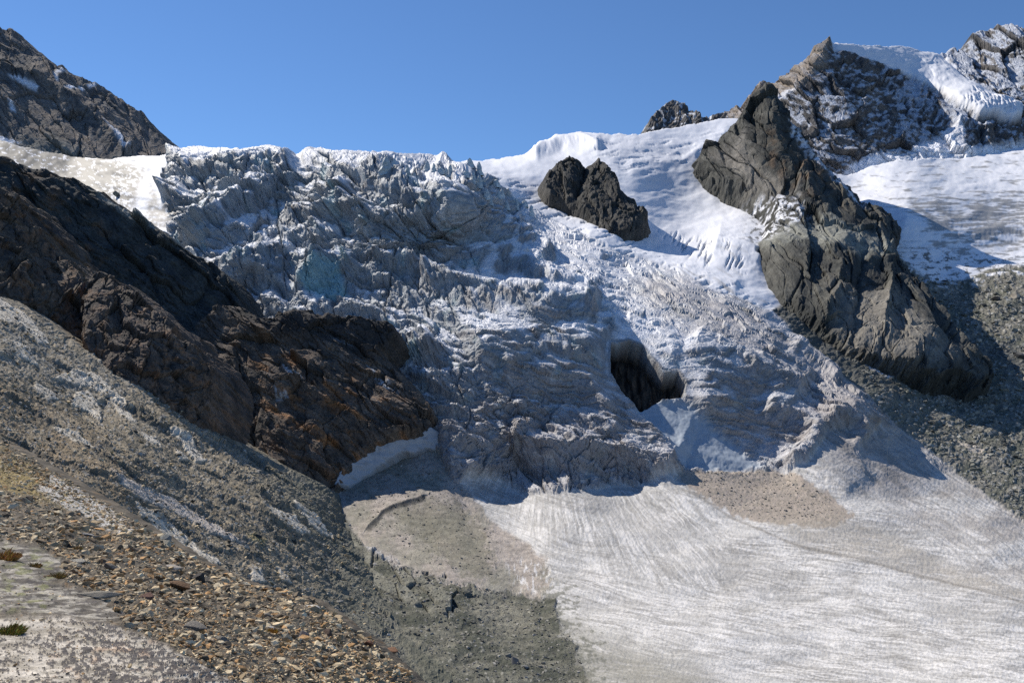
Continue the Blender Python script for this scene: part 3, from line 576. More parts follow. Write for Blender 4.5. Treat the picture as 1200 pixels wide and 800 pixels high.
# --- left cliff and the big shaded cliff under the ice
def wallx(g, C):
    C = mixc(C, col(.30, .31, .28), .8 * mask(g, [(100, 215), (150, 240), (210, 280), (230, 300), (190, 280), (130, 245)], 6, 2))
    return mixc(C, col(.20, .12, .07), .5 * ss(.05, .4, fbm(g.U / 26, g.V / 18, 4, 12)) * ss(200, 60, g.U))
rockmass('rock_wall', 'tall black shaded rock wall on the left falling steeply away from its crest', 'cliff', (-110, 150, 330, 500),
         [(-130, 160), (-60, 172), (0, 185), (18, 186), (35, 194), (55, 198), (75, 208), (95, 214), (112, 222), (130, 236), (150, 246), (165, 256), (178, 268), (198, 280), (212, 292), (230, 303), (248, 312), (262, 324), (272, 340), (278, 356), (284, 372), (300, 400), (300, 480), (-130, 480)],
         [(-60, 172, 1090), (0, 185, 1090), (112, 222, 1090), (200, 282, 1080), (272, 340, 1060), (280, 370, 1030), (0, 400, 940), (100, 420, 935), (200, 440, 935), (300, 470, 930), (100, 320, 1000), (-100, 400, 950)], 30, 38, 460, (.07, .072, .066), (.036, .042, .045),
         [([(0, 225), (40, 260), (70, 300), (110, 330)], 6, 10, 10), ([(115, 225), (180, 290), (260, 350)], 5, 8, 20)], 8, 12, wallx, 'structure', skirt=20, amp=.8, an=4.5)
def cenx(g, C):
    a, b = rot(g.U, g.V, 30)
    C = mixc(C, col(.30, .15, .065), .85 * ss(.0, .4, fbm(a / 40, b / 12, 4, 14)) * mask(g, [(290, 400), (400, 440), (500, 490), (480, 520), (400, 560), (330, 530), (290, 460)], 20, 2))
    C = mixc(C, col(.55, .58, .62), .85 * np.maximum.reduce([mask(g, p, 2, 1) for p in ([(330, 432), (350, 442), (362, 455), (350, 452), (335, 440)], [(322, 460), (330, 466), (338, 464), (338, 470), (324, 470)], [(380, 390), (400, 396), (420, 405), (400, 402)], [(430, 430), (450, 450), (466, 468), (445, 456)])]) * ss(-.2, .1, fbm(g.U / 5, g.V / 4, 3, 15)))
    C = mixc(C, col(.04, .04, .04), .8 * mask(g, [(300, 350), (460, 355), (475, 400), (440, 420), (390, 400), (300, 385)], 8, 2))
    return C
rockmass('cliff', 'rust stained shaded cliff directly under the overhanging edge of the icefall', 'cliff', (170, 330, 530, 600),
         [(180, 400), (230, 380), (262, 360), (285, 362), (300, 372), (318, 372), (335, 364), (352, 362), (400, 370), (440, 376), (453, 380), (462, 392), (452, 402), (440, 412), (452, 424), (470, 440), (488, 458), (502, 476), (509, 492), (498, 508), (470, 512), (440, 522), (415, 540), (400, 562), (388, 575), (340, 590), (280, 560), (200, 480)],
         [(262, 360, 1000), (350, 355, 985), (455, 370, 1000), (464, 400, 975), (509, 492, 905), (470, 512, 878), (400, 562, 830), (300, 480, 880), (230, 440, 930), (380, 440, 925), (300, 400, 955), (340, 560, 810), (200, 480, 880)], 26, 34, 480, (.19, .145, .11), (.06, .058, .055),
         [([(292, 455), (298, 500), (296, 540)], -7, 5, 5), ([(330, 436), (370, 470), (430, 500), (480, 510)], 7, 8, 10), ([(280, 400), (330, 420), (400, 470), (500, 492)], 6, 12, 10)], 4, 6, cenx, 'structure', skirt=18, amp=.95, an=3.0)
def knobx(g, C): return mixc(C, col(.24, .14, .08), .5 * ss(0, .4, fbm(g.U / 14, g.V / 14, 4, 17)))
rockmass('rock_outcrop', 'brown rock hump at the left edge with a sunlit ridge on its back', 'rock hump', (-110, 200, 170, 470),
         [(-130, 200), (-20, 210), (5, 218), (18, 232), (30, 250), (42, 262), (45, 284), (60, 290), (78, 306), (92, 322), (98, 336), (102, 352), (108, 380), (125, 410), (100, 440), (-130, 420)],
         [(-60, 210, 800), (5, 218, 810), (45, 285, 800), (98, 336, 800), (110, 380, 740), (0, 340, 690), (60, 390, 700), (120, 430, 700), (-60, 340, 690)], 28, 40, 500, (.16, .12, .085), (.06, .055, .05),
         [([(5, 218), (42, 280), (98, 338)], 4, 10, 30)], 10, 12, knobx, None)
rockmass('rock_outcrop', 'rounded brown rock hump in the middle of the left cliff foot', 'rock hump', (75, 305, 290, 540),
         [(98, 345), (104, 328), (114, 322), (126, 323), (138, 332), (152, 345), (166, 358), (180, 370), (192, 376), (204, 384), (196, 392), (205, 402), (222, 405), (236, 418), (246, 432), (246, 450), (240, 480), (232, 508), (180, 500), (120, 440), (96, 400)],
         [(114, 322, 760), (180, 370, 740), (204, 384, 740), (246, 432, 740), (235, 500, 680), (160, 455, 640), (110, 420, 650), (180, 420, 680)], 20, 42, 520, (.15, .115, .09), (.06, .055, .05),
         [([(114, 322), (160, 362), (204, 388)], 4, 8, 20), ([(170, 410), (200, 405), (244, 436)], 7, 10, 20)], 10, 12, knobx, None)
# shaded snow patch at cliff foot
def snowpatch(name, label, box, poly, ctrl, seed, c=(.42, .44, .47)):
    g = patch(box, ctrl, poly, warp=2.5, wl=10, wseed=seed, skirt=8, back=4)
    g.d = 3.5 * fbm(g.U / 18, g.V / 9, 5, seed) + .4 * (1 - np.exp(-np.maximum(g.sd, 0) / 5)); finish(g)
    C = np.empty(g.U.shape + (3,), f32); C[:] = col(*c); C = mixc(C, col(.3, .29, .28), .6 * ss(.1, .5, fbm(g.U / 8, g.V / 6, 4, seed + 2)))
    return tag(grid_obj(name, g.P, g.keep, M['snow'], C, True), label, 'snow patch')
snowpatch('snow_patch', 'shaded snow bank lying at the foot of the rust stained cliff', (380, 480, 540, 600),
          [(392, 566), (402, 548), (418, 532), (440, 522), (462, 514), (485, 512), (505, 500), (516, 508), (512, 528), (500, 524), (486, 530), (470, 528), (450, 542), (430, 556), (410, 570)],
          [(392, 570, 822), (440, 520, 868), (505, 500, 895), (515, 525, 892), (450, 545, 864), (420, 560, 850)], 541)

# ================================================================== NEAR HILLSIDE (left)
HILL = [(-130, 320), (-40, 334), (0, 345), (18, 356), (40, 368), (62, 382), (84, 398), (108, 414), (130, 428), (150, 440), (172, 454), (195, 468), (212, 482), (235, 492), (258, 506), (280, 520), (302, 532), (325, 545), (350, 556), (375, 568), (395, 582), (402, 600), (414, 612), (410, 630), (428, 645), (436, 668), (452, 676), (462, 706), (490, 722), (500, 752), (540, 776), (560, 820), (600, 900), (-130, 900)]
def hplane(u, v): return 106.7 / -(.58 * (u - CX) / F + .1 - .81 * (v - HY) / F)
HC = [(u, v, hplane(u, v) * k) for u, v, k in [(-100, 318, 1), (0, 345, .98), (150, 440, .97), (240, 495, 1), (330, 545, .98), (392, 580, 1), (0, 500, 1.03), (0, 620, 1), (150, 560, .97), (200, 620, 1.03), (300, 680, 1), (370, 700, 1.02), (300, 600, .97), (100, 480, 1.02), (0, 420, 1), (0, 800, 1), (300, 800, 1), (-100, 600, 1)]] + [(404, 605, 790), (425, 650, 670), (440, 680, 618), (470, 720, 545), (520, 770, 468), (560, 820, 418)]
g = patch((-110, 310, 620, 860), HC,
          HILL, warp=3, wl=10, wseed=601, skirt=16, reg=2e-3)
U, V = g.U, g.V; a, b = rot(U, V, 36)
h0 = fbm(a / 8, b / 2.2, 4, 650, .6)
h1 = wor(a / 42, b / 9, 610, .8); h2 = wor(a / 12, b / 4, 611, .8); h3 = wor(U / 3.4, V / 2.4, 612, .8)
g.d = 6 * fbm(a / 90, b / 24, 4, 613, .5) + 2.6 * h1[3] * ss(-.3, .2, fbm(U / 60, V / 40, 3, 614)) + 1.0 * h2[3] + 1.3 * np.maximum(h3[2] - .45, 0) + .9 * h0 + .8 * fbm(U / 5, V / 3, 4, 615)
SL = [[(158, 587), (185, 603), (215, 628), (240, 648), (260, 660), (246, 664), (215, 652), (188, 628), (166, 602)], [(30, 552), (60, 556), (110, 582), (135, 605), (165, 618), (168, 628), (135, 622), (100, 604), (70, 590), (48, 572)],
      [(63, 442), (88, 435), (112, 440), (132, 455), (146, 470), (157, 479), (140, 474), (118, 462), (104, 454), (84, 450)], [(88, 460), (104, 458), (117, 478), (119, 492), (104, 482), (84, 474)], [(166, 438), (188, 452), (214, 477), (205, 479), (183, 464), (168, 450)], [(40, 448), (62, 460), (68, 468), (54, 468), (42, 458)],
      [(193, 503), (212, 506), (242, 540), (231, 542), (213, 520)], [(128, 553), (165, 568), (202, 585), (244, 610), (292, 638), (252, 624), (200, 600), (158, 580)], [(306, 592), (345, 604), (364, 628), (345, 624), (318, 604)], [(342, 586), (370, 603), (392, 632), (374, 624), (354, 604)],
      [(-20, 350), (0, 350), (28, 366), (60, 404), (45, 402), (22, 382), (-20, 372)], [(8, 398), (34, 408), (46, 430), (20, 416)], [(204, 526), (216, 530), (222, 538), (210, 538)], [(294, 662), (304, 668), (312, 682), (296, 680)], [(324, 664), (334, 672), (344, 684), (330, 680)], [(160, 505), (180, 512), (190, 524), (172, 518)], [(130, 470), (152, 486), (160, 498), (140, 486)], [(60, 500), (90, 510), (110, 528), (84, 518)]]
sm = np.zeros(U.shape)
for p in SL: sm = np.maximum(sm, mask(g, p, .9, 1.3))
sm *= ss(-.24, -.16, fbm(a / 14, b / 2.6, 4, 617, .6) + .12)
g.d = g.d * (1 - .6 * sm) + sm * (1.6 + .8 * fbm(a / 30, b / 3, 3, 640))
GU = [[(60, 420), (150, 475), (240, 530), (330, 590)], [(0, 455), (100, 520), (190, 575), (270, 620)], [(120, 520), (200, 560), (300, 640)], [(148, 470), (165, 482), (190, 498), (230, 520)], [(180, 600), (240, 640), (300, 650)], [(230, 570), (300, 600), (340, 640), (400, 690)], [(0, 500), (60, 540), (140, 560)]]
gl = np.zeros(U.shape)
for ln in GU:
    s, e = ldist(U + 2 * g.wu, V + 2 * g.wv, ln); k = e * np.where(s < 0, np.exp(s / 7), np.exp(-s / 1.6)); g.d += 3.2 * k; gl = np.maximum(gl, e * np.exp(-((s - 3) / 2.2) ** 2))
finish(g)
t = ss(-.4, .4, fbm(a / 60, b / 12, 5, 620, .6))
C = lerp(col(.18, .158, .115), col(.37, .31, .22), t[..., None]).astype(f32)
C = mixc(C, col(.075, .072, .065), .5 * ss(.12, .4, fbm(a / 46, b / 3.4, 5, 651, .6)))
C = mixc(C, col(.46, .42, .34), .5 * ss(.15, .4, fbm(a / 30, b / 2.8, 5, 652, .6)) * mask(g, [(-130, 330), (0, 345), (120, 420), (260, 520), (300, 600), (160, 590), (-130, 480)], 30, 3))
br = mask(g, [(-130, 430), (0, 440), (60, 480), (140, 530), (190, 590), (150, 640), (-130, 640)], 26, 3)
C = mixc(C, col(.30, .225, .14), .8 * br * ss(-.5, .4, fbm(a / 50, b / 10, 4, 621)))
C = mixc(C, col(.40, .375, .32), .6 * mask(g, [(-130, 330), (0, 345), (80, 400), (160, 450), (120, 480), (40, 440), (-130, 420)], 16, 3) * ss(-.3, .3, fbm(a / 18, b / 3.5, 4, 622, .6)))
C = mixc(C, col(.40, .39, .36), .7 * (h3[2] > .86) * ss(.5, .3, h3[0]))
C = mixc(C, col(.06, .06, .055), .6 * (h3[2] < .12) * ss(.5, .3, h3[0]))
C = mixc(C, lerp(col(.72, .65, .53), col(.44, .395, .32), ss(-.2, .4, fbm(a / 20, b / 2.5, 4, 641))[..., None]), .92 * sm)
C = mixc(C, col(.50, .43, .38), .6 * mask(g, SL[7], 3, 1))
C = mixc(C, col(.07, .07, .065), .5 * gl * (1 - sm))
C = mixc(C, lerp(col(.115, .12, .095), col(.175, .172, .14), t[..., None]), .9 * mask(g, [(300, 540), (360, 640), (400, 760), (520, 900), (700, 900), (450, 500)], 40, 2) * (1 - sm))
C = mixc(C, col(.30, .24, .07), .65 * mask(g, [(-60, 530), (0, 535), (40, 560), (60, 585), (110, 590), (150, 615), (100, 612), (40, 590), (-60, 560)], 8, 3) * (1 - .8 * sm) * ss(-.2, .3, fbm(U / 9, V / 5, 4, 623)))
C = mixc(C, col(.33, .27, .10), .5 * mask(g, [(290, 625), (310, 632), (308, 640), (292, 634)], 3))
tag(grid_obj('hillside', g.P, g.keep, M['hill'], C), 'grey brown stony hillside with pale slabs descending from the left edge', 'hillside', kind='structure')
HP, HS, HO, HSD = g.P, g.s, (-110, 310), g.sd

# ================================================================== NEAR GROUND
NEAR = [(-130, 520), (-40, 512), (0, 520), (40, 545), (80, 568), (120, 592), (152, 612), (185, 632), (225, 658), (262, 676), (300, 690), (335, 697), (362, 705), (388, 722), (410, 740), (432, 752), (455, 775), (478, 795), (500, 820), (560, 900), (-130, 900)]
g = patch((-130, 500, 560, 900), [(-130, 512, 95), (0, 520, 80), (80, 568, 66), (152, 612, 52), (225, 658, 42), (300, 690, 38), (362, 705, 40), (410, 740, 36), (478, 795, 34), (540, 880, 28), (0, 800, 5.2), (0, 720, 7.6), (0, 640, 14), (0, 580, 32), (200, 800, 5.6), (200, 740, 9), (160, 740, 8), (200, 690, 16), (200, 650, 32), (300, 800, 8), (300, 740, 15), (400, 800, 14), (400, 760, 24), (-120, 800, 5.0), (-120, 640, 13), (0, 890, 3.7), (200, 890, 3.9), (400, 890, 7), (100, 640, 22), (100, 700, 10)],
          NEAR, warp=3, wl=12, wseed=701, skirt=14, reg=2e-3, step=.8)
U, V = g.U, g.V
slab = mask(g, [(-130, 730), (0, 724), (40, 722), (90, 724), (130, 732), (170, 745), (205, 762), (240, 780), (275, 800), (320, 860), (330, 920), (-130, 920)], 4, 1.2)
slab2 = mask(g, [(-130, 640), (0, 632), (40, 640), (70, 655), (75, 670), (60, 682), (90, 690), (120, 700), (150, 722), (120, 728), (40, 718), (-130, 720)], 4, 1.5)
X, Yc = g.B[..., 0], g.B[..., 1]
wx, wy = X * 3.0, Yc * 3.0
nb = fbm(X * .8, Yc * .5, 5, 711)
wsm = mask(g, [(62, 556), (110, 582), (150, 612), (168, 628), (140, 626), (100, 606), (64, 588), (40, 572)], 8, 1.5)
g.d += (1 - np.maximum(slab, slab2)) * (1 - .75 * wsm) * (3.5 * fbm(U / 24, V / 11, 4, 712) + 1.6 * fbm(U / 8, V / 4, 4, 713))
g.d += slab * (5 * nb + 3 * fbm(U / 60, V / 9, 4, 714)) + slab2 * (3 * fbm(U / 60, V / 11, 4, 715) + 2.4 * fbm(U / 40, V / 5, 4, 716))
lich = fbm(U / 8, V / 4.6, 6, 717, .72)
lm = ss(.0, .07, lich + .22 * fbm(U / 50, V / 24, 3, 718) + .06 * ss(60, 160, U) * ss(745, 770, V) - .10 * ss(120, 20, U))
g.d += 1.2 * lm * slab
finish(g)
C = lerp(col(.06, .05, .036), col(.17, .14, .10), ss(-.4, .4, fbm(U / 14, V / 7, 5, 720, .6))[..., None]).astype(f32)
C = mixc(C, col(.28, .16, .06), .5 * ss(.25, .5, fbm(U / 18, V / 8, 4, 721)))
sl = lerp(col(.34, .305, .245), col(.56, .51, .43), ss(-.3, .3, fbm(U / 30, V / 8, 4, 722))[..., None])
sl = mixc(sl, col(.50, .34, .22), .55 * ss(.12, .4, fbm(U / 26, V / 12, 5, 723)) * mask(g, [(60, 740), (180, 745), (260, 800), (60, 800)], 20, 1))
sl = mixc(sl, col(.055, .048, .05), .88 * lm)
C = mixc(C, sl * (1 + .35 * fbm(U / 3, V / 2, 3, 741))[..., None], slab)
s2 = lerp(col(.42, .385, .32), col(.12, .105, .085), ss(-.2, .15, fbm(U / 40, V / 4.5, 5, 724, .6))[..., None])
s2 = mixc(s2, col(.07, .06, .06), .7 * ss(.12, .25, fbm(U / 10, V / 4, 4, 725)))
s2 = mixc(s2, col(.24, .25, .08), .5 * ss(.05, .25, fbm(U / 16, V / 6, 4, 726)) * mask(g, [(10, 640), (70, 650), (60, 715), (0, 720)], 10, 2))
C = mixc(C, s2, slab2 * (1 - slab))
wsl = mask(g, [(62, 556), (110, 582), (150, 612), (168, 628), (140, 626), (100, 606), (64, 588), (40, 572)], 3, 1.5) * ss(-.3, .1, fbm(U / 12, V / 4, 4, 730) + .1)
C = mixc(C, col(.60, .57, .52), .85 * wsl)
C = mixc(C, col(.34, .25, .07), .6 * mask(g, [(-100, 530), (0, 525), (60, 560), (100, 590), (130, 610), (60, 590), (0, 570), (-100, 560)], 8, 3) * (1 - wsl))
tag(grid_obj('ground', g.P, g.keep, M['near'], C), 'near rocky ground with lichen covered slabs in the lower left corner', 'ground', kind='structure')
NP_, NS, NO, NSD = g.P, g.s, (-130, 500), g.sd

# ================================================================== STONES
import bmesh
def stone_proto(seed, flat=.6, n=14, cuts=3):
    r = random.Random(seed); bm = bmesh.new()
    for i in range(n):
        a, z = r.uniform(0, 6.283), r.uniform(-1, 1); q = math.sqrt(1 - z * z) * r.uniform(.8, 1.05)
        bm.verts.new((q * math.cos(a) * r.uniform(.75, 1.1), q * math.sin(a) * .8, z * flat))
    res = bmesh.ops.convex_hull(bm, input=bm.verts)
    for v in [v for v in bm.verts if not v.link_faces]: bm.verts.remove(v)
    bmesh.ops.bevel(bm, geom=bm.edges[:], offset=.05, segments=1, affect='EDGES')
    bmesh.ops.triangulate(bm, faces=bm.faces[:])
    bm.verts.index_update(); v = np.array([x.co[:] for x in bm.verts]); fc = np.array([[x.index for x in q.verts] for q in bm.faces]); bm.free()
    return v, fc
PR = [stone_proto(900 + i, [.45, .6, .8, .5][i % 4]) for i in range(14)]
def simple_proto(seed, flat):
    r = random.Random(seed); bm = bmesh.new()
    for i in range(9):
        a, z = r.uniform(0, 6.283), r.uniform(-1, 1); q = math.sqrt(1 - z * z)
        bm.verts.new((q * math.cos(a), q * math.sin(a) * .8, z * flat))
    bmesh.ops.convex_hull(bm, input=bm.verts)
    for v in [v for v in bm.verts if not v.link_faces]: bm.verts.remove(v)
    bmesh.ops.triangulate(bm, faces=bm.faces[:])
    bm.verts.index_update(); v = np.array([x.co[:] for x in bm.verts]); fc = np.array([[x.index for x in q.verts] for q in bm.faces]); bm.free()
    return v, fc
SP = [simple_proto(950 + i, [.5, .7, .4][i % 3]) for i in range(10)]
def rotm(ax, ay, az):
    cx, sx, cy, sy, cz, sz = math.cos(ax), math.sin(ax), math.cos(ay), math.sin(ay), math.cos(az), math.sin(az)
    return np.array([[cz * cy, cz * sy * sx - sz * cx, cz * sy * cx + sz * sx], [sz * cy, sz * sy * sx + cz * cx, sz * sy * cx - cz * sx], [-sy, cy * sx, cy * cx]])
def look(P, s, o, u, v): return P[min(P.shape[0] - 1, max(0, int((v - o[1]) / s))), min(P.shape[1] - 1, max(0, int((u - o[0]) / s)))]
def inside(poly, u, v):
    c = False; n = len(poly)
    for i in range(n):
        x0, y0 = poly[i]; x1, y1 = poly[(i + 1) % n]
        if (y0 > v) != (y1 > v) and u < x0 + (v - y0) * (x1 - x0) / (y1 - y0): c = not c
    return c
def rubble(name, label, poly, n, smin, smax, src, pal, cat, seed, mat='stone', pw=2.2, avoid=None, tiltx=.35):
    r = random.Random(seed); P, s, o = src; vs, fs, cs = [], [], []; base = 0
    xs = [p[0] for p in poly]; ys = [p[1] for p in poly]
    k = 0; tries = 0
    while k < n and tries < n * 20:
        tries += 1
        u, v = r.uniform(min(xs), max(xs)), r.uniform(min(ys), max(ys))
        if not inside(poly, u, v) or (avoid and avoid(u, v)): continue
        p = look(P, s, o, u, v); sz = smin * (r.random() ** (-1 / pw)); sz = min(sz, smax) * p[1] / F * .5
        pv, pf = r.choice(SP); m = rotm(r.uniform(-.5, .5), r.uniform(-.5, .5), r.uniform(0, 6.28))
        q = (pv * sz * np.array([r.uniform(.8, 1.5), r.uniform(.7, 1.1), r.uniform(.7, 1.2)])) @ m.T + p + np.array([0, 0, sz * .15])
        vs.append(q); fs.append(pf + base); base += len(pv)
        c = np.array(r.choice(pal)) * r.uniform(.7, 1.3); cs.append(np.repeat(c[None], len(pv), 0)); k += 1
    v = np.concatenate(vs); ctr = v.mean(0)
    o_ = link(name, mesh_np(name, v - ctr, np.concatenate(fs), M[mat], np.concatenate(cs))); o_.location = ctr
    return tag(o_, label, cat, kind='stuff')
NSRC, HSRC, GSRC = (NP_, NS, NO), (HP, HS, HO), (GP, GS, GO)
npoly = [(-60, 575), (0, 578), (60, 586), (110, 604), (150, 612), (185, 626), (225, 652), (262, 670), (300, 684), (335, 691), (362, 699), (388, 716), (410, 734), (432, 746), (455, 769), (480, 790), (500, 850), (330, 850), (275, 800), (205, 760), (150, 735), (120, 700), (75, 680), (76, 655), (40, 638), (-60, 628)]
WK = 1.25
WK = 1.55
warm = [(WK * q[0] * 1.04, WK * q[1] * .98, WK * q[2] * .84) for q in [(.33, .27, .19), (.26, .21, .15), (.42, .36, .27), (.18, .145, .11), (.30, .19, .10), (.38, .34, .27), (.10, .085, .07)]]
rubble('rubble', 'small brown stones on the upper near slope by the left edge', [(-20, 522), (0, 522), (40, 548), (80, 572), (150, 616), (60, 590), (0, 580), (-20, 576)], 2500, 1.6, 7, NSRC, warm, 'rubble', 37, pw=2.1)
rubble('rubble', 'brown stones lining the crest of the near slope above the white slab', [(0, 514), (40, 538), (80, 562), (120, 587), (152, 606), (185, 626), (225, 652), (262, 670), (262, 680), (185, 640), (140, 622), (100, 592), (60, 572), (0, 548)], 2600, 1.7, 8, NSRC, warm, 'rubble', 39, pw=2.1)
def near_avoid(u, v): return v < 615 and u < 175 and random.random() < .6
rubble('rubble', 'loose brown stones covering the near slope in the lower left', npoly, 14000, 2.8, 15, NSRC, warm, 'rubble', 31, pw=2.0, avoid=near_avoid)
cool = [(.26, .245, .215), (.18, .175, .155), (.32, .30, .265), (.36, .345, .31), (.11, .11, .10)]
hpoly = [(0, 352), (60, 388), (150, 446), (240, 500), (330, 550), (390, 585), (410, 640), (440, 690), (480, 780), (470, 788), (400, 740), (330, 695), (225, 655), (120, 590), (0, 520)]
rubble('scree', 'fine grey scree lying on the middle of the left hillside', hpoly, 17000, 1.15, 8, HSRC, cool + [(.42, .40, .36), (.06, .06, .055)] + warm[:3], 'scree', 32, 'scree', pw=2.4)
rubble('scree', 'scattered dark stones on the green grey scree below the debris cone', [(405, 605), (430, 645), (520, 680), (600, 695), (650, 710), (680, 770), (690, 840), (500, 840), (440, 690)], 9000, 1.0, 6, GSRC, cool, 'scree', 33, 'scree', pw=2.3)
rubble('rubble', 'sea of grey boulders and stones on the right hand moraine', [(1060, 320), (1130, 332), (1260, 318), (1290, 640), (1200, 605), (1130, 552), (1060, 497), (1010, 448), (1000, 425), (1060, 445), (1150, 455), (1170, 430), (1110, 360)], 9000, 1.3, 8, GSRC, [(.22, .22, .19), (.15, .155, .13), (.34, .34, .31), (.11, .11, .10), (.26, .25, .22)], 'rubble', 34, 'scree', pw=2.1)
rubble('scree', 'small dark stones sprinkled over the tan debris by the tongue', [(800, 550), (870, 550), (925, 558), (975, 584), (985, 612), (890, 608), (840, 590)], 1200, .9, 4, GSRC, cool, 'scree', 35, 'scree')
rubble('scree', 'small stones sprinkled over the beige debris cone', [(400, 590), (450, 545), (515, 545), (570, 610), (590, 680), (480, 660)], 2200, .8, 4.5, GSRC, cool, 'scree', 36, 'scree')
rubble('rubble', 'few small flakes of brown stone strewn over the lichen slab', [(0, 640), (60, 650), (150, 725), (300, 800), (0, 800)], 420, 2.0, 9, NSRC, warm, 'rubble', 38, pw=2.4)
stone_meshes = []
def stone_obj(name, label, cat, group, u, v, px, src, c, seed, mat='stone', flat=None, sx=1, rotx=None, sink=.1):
    p = look(*src, u, v); sz = px * p[1] / F * .5
    i = seed % len(PR); key = (i, c, mat)
    me = next((m for k, m in stone_meshes if k == key), None)
    if me is None:
        pv, pf = PR[i]; me = mesh_np(name, pv, pf, M[mat], np.repeat(np.array(c)[None], len(pv), 0)); stone_meshes.append((key, me))
    o = link(name, me); r = random.Random(seed)
    o.location = (p[0], p[1], p[2] + sz * (.35 - sink)); o.scale = (sz * sx, sz, sz * (flat or r.uniform(.8, 1.2)))
    o.rotation_euler = rotx or (r.uniform(-.4, .4), r.uniform(-.4, .4), r.uniform(0, 6.28))
    return tag(o, label, cat, group)
# distinct stones
for (u, v, px, c, lb, sd, fl, sx) in [
    (190, 632, 24, (.23, .24, .23), 'tall grey wedge shaped boulder at the lower end of the long white slab', 1001, 1.4, .9),
    (206, 690, 34, (.17, .10, .055), 'rust brown block standing in the middle of the near rubble', 1002, .8, 1.2),
    (172, 702, 24, (.20, .115, .085), 'reddish brown wedge stone left of the rust brown block', 1003, .9, 1),
    (232, 682, 24, (.06, .055, .05), 'nearly black stone just right of the rust brown block', 1004, 1, 1),
    (200, 668, 30, (.38, .34, .29), 'flat pale slab lying above the rust brown block', 1005, .45, 1.3),
    (265, 752, 26, (.24, .22, .185), 'big greyish brown boulder low in the rubble near the lichen slab', 1006, .8, 1.1),
    (225, 738, 28, (.22, .20, .17), 'long tilted brown slab stone above the lichen slab', 1007, .5, 1.5),
    (102, 628, 20, (.30, .29, .27), 'pale grey block in front of the white slabs on the near slope', 1008, .8, 1.2),
    (82, 640, 14, (.05, .045, .04), 'small black stone at the edge of the striped near slab', 1009, .9, 1),
    (94, 660, 22, (.34, .32, .27), 'pale flat stone right of the striped near slab', 1010, .6, 1.2),
    (116, 720 - 18, 40, (.26, .235, .19), 'long flaky slab stone running down the left part of the rubble', 1011, .4, 1.9),
    (130, 668, 24, (.20, .18, .15), 'squat brown stone beside the long flaky slab stone', 1012, .8, 1.2),
    (386, 745, 24, (.10, .07, .055), 'dark reddish boulder on the right edge of the near rubble', 1013, 1.1, .9),
    (354, 748, 20, (.16, .145, .15), 'purple grey boulder left of the dark reddish boulder', 1014, .9, 1),
    (368, 714, 18, (.62, .58, .50), 'cream white flat stone on the crest of the near rubble', 1015, .5, 1.4),
    (431, 757, 18, (.20, .10, .06), 'upright rust red stone on the lower crest of the near rubble', 1016, 1.2, .8),
    (454, 757, 20, (.22, .12, .07), 'flat rust red stone beyond the lower crest of the near rubble', 1017, .6, 1.3),
    (311, 723, 18, (.24, .21, .17), 'flat brown stone shading the rubble below it near the crest', 1018, .5, 1.2),
    (317, 737, 12, (.58, .56, .52), 'small white stone on the yellow mossy patch of the rubble', 1019, .6, 1.2)]:
    stone_obj('stone', lb, 'stone', None, u, v, px, NSRC, c, sd, 'stone', fl, sx, (random.Random(sd).uniform(-.2, .2), random.Random(sd + 1).uniform(-.1, .5), random.Random(sd + 2).uniform(-.5, .5)))
for (u, v, px, c, lb, sd) in [(604, 777, 17, (.12, .12, .12), 'large dark boulder on the scree near the bottom centre', 1101), (596, 770, 10, (.2, .2, .19), 'grey boulder leaning on the large dark boulder of the scree', 1102), (616, 784, 12, (.18, .18, .17), 'rounded boulder lowest of the three by the bottom centre', 1103),
                              (494, 733, 11, (.15, .15, .13), 'dark boulder alone on the scree halfway below the debris cone', 1104), (502, 738, 8, (.13, .13, .12), 'smaller dark boulder right beside the lone scree boulder', 1105)]:
    stone_obj('boulder', lb, 'boulder', None, u, v, px, GSRC, c, sd, 'stone')
for (u, v, px, c, lb, sd) in [(1078, 460, 13, (.42, .41, .37), 'pale boulder at the edge of the bluff shadow on the moraine', 1110), (1090, 462, 11, (.38, .37, .33), 'second pale boulder just right of the one at the shadow edge', 1111),
                              (1190, 350, 16, (.30, .27, .22), 'tan rock at the right picture edge high on the moraine', 1112), (1168, 352, 15, (.13, .12, .12), 'dark rock high on the moraine left of the tan rock', 1113), (1195, 420, 18, (.10, .10, .10), 'black rock hump at the right picture edge on the moraine', 1114), (1170, 392, 12, (.28, .26, .21), 'light brown boulder in the middle of the upper moraine', 1115)]:
    stone_obj('boulder', lb, 'boulder', None, u, v, px, GSRC, c, sd, 'scree')
stone_obj('boulder', 'small grey rock stump standing up from the left snow slope above the black cliff', 'boulder', None, 138, 232, 12, GSRC, (.17, .18, .16), 1120, 'scree', 1.5, .9, (0, 0, .4), -.2)
r = random.Random(77); cnt = 0
while cnt < 210:
    u, v = r.uniform(0, 480), r.uniform(585, 800)
    if not inside(npoly, u, v) or near_avoid(u, v): continue
    stone_obj('stone', 'angular brown stone among the rubble of the near slope', 'stone', 'stones in the near rubble', u, v, r.choice([9, 10, 11, 12, 14, 17]), NSRC, r.choice(warm), r.randrange(2000, 2028), 'stone', None, r.uniform(1, 1.4)); cnt += 1
    bpy.context.scene.collection.objects[-1].rotation_euler = (r.uniform(-.5, .5), r.uniform(-.5, .5), r.uniform(0, 6.28))
cnt = 0
mpoly = [(1080, 345), (1190, 330), (1199, 600), (1130, 548), (1040, 480), (1005, 432), (1060, 448), (1160, 470), (1180, 450), (1130, 390)]
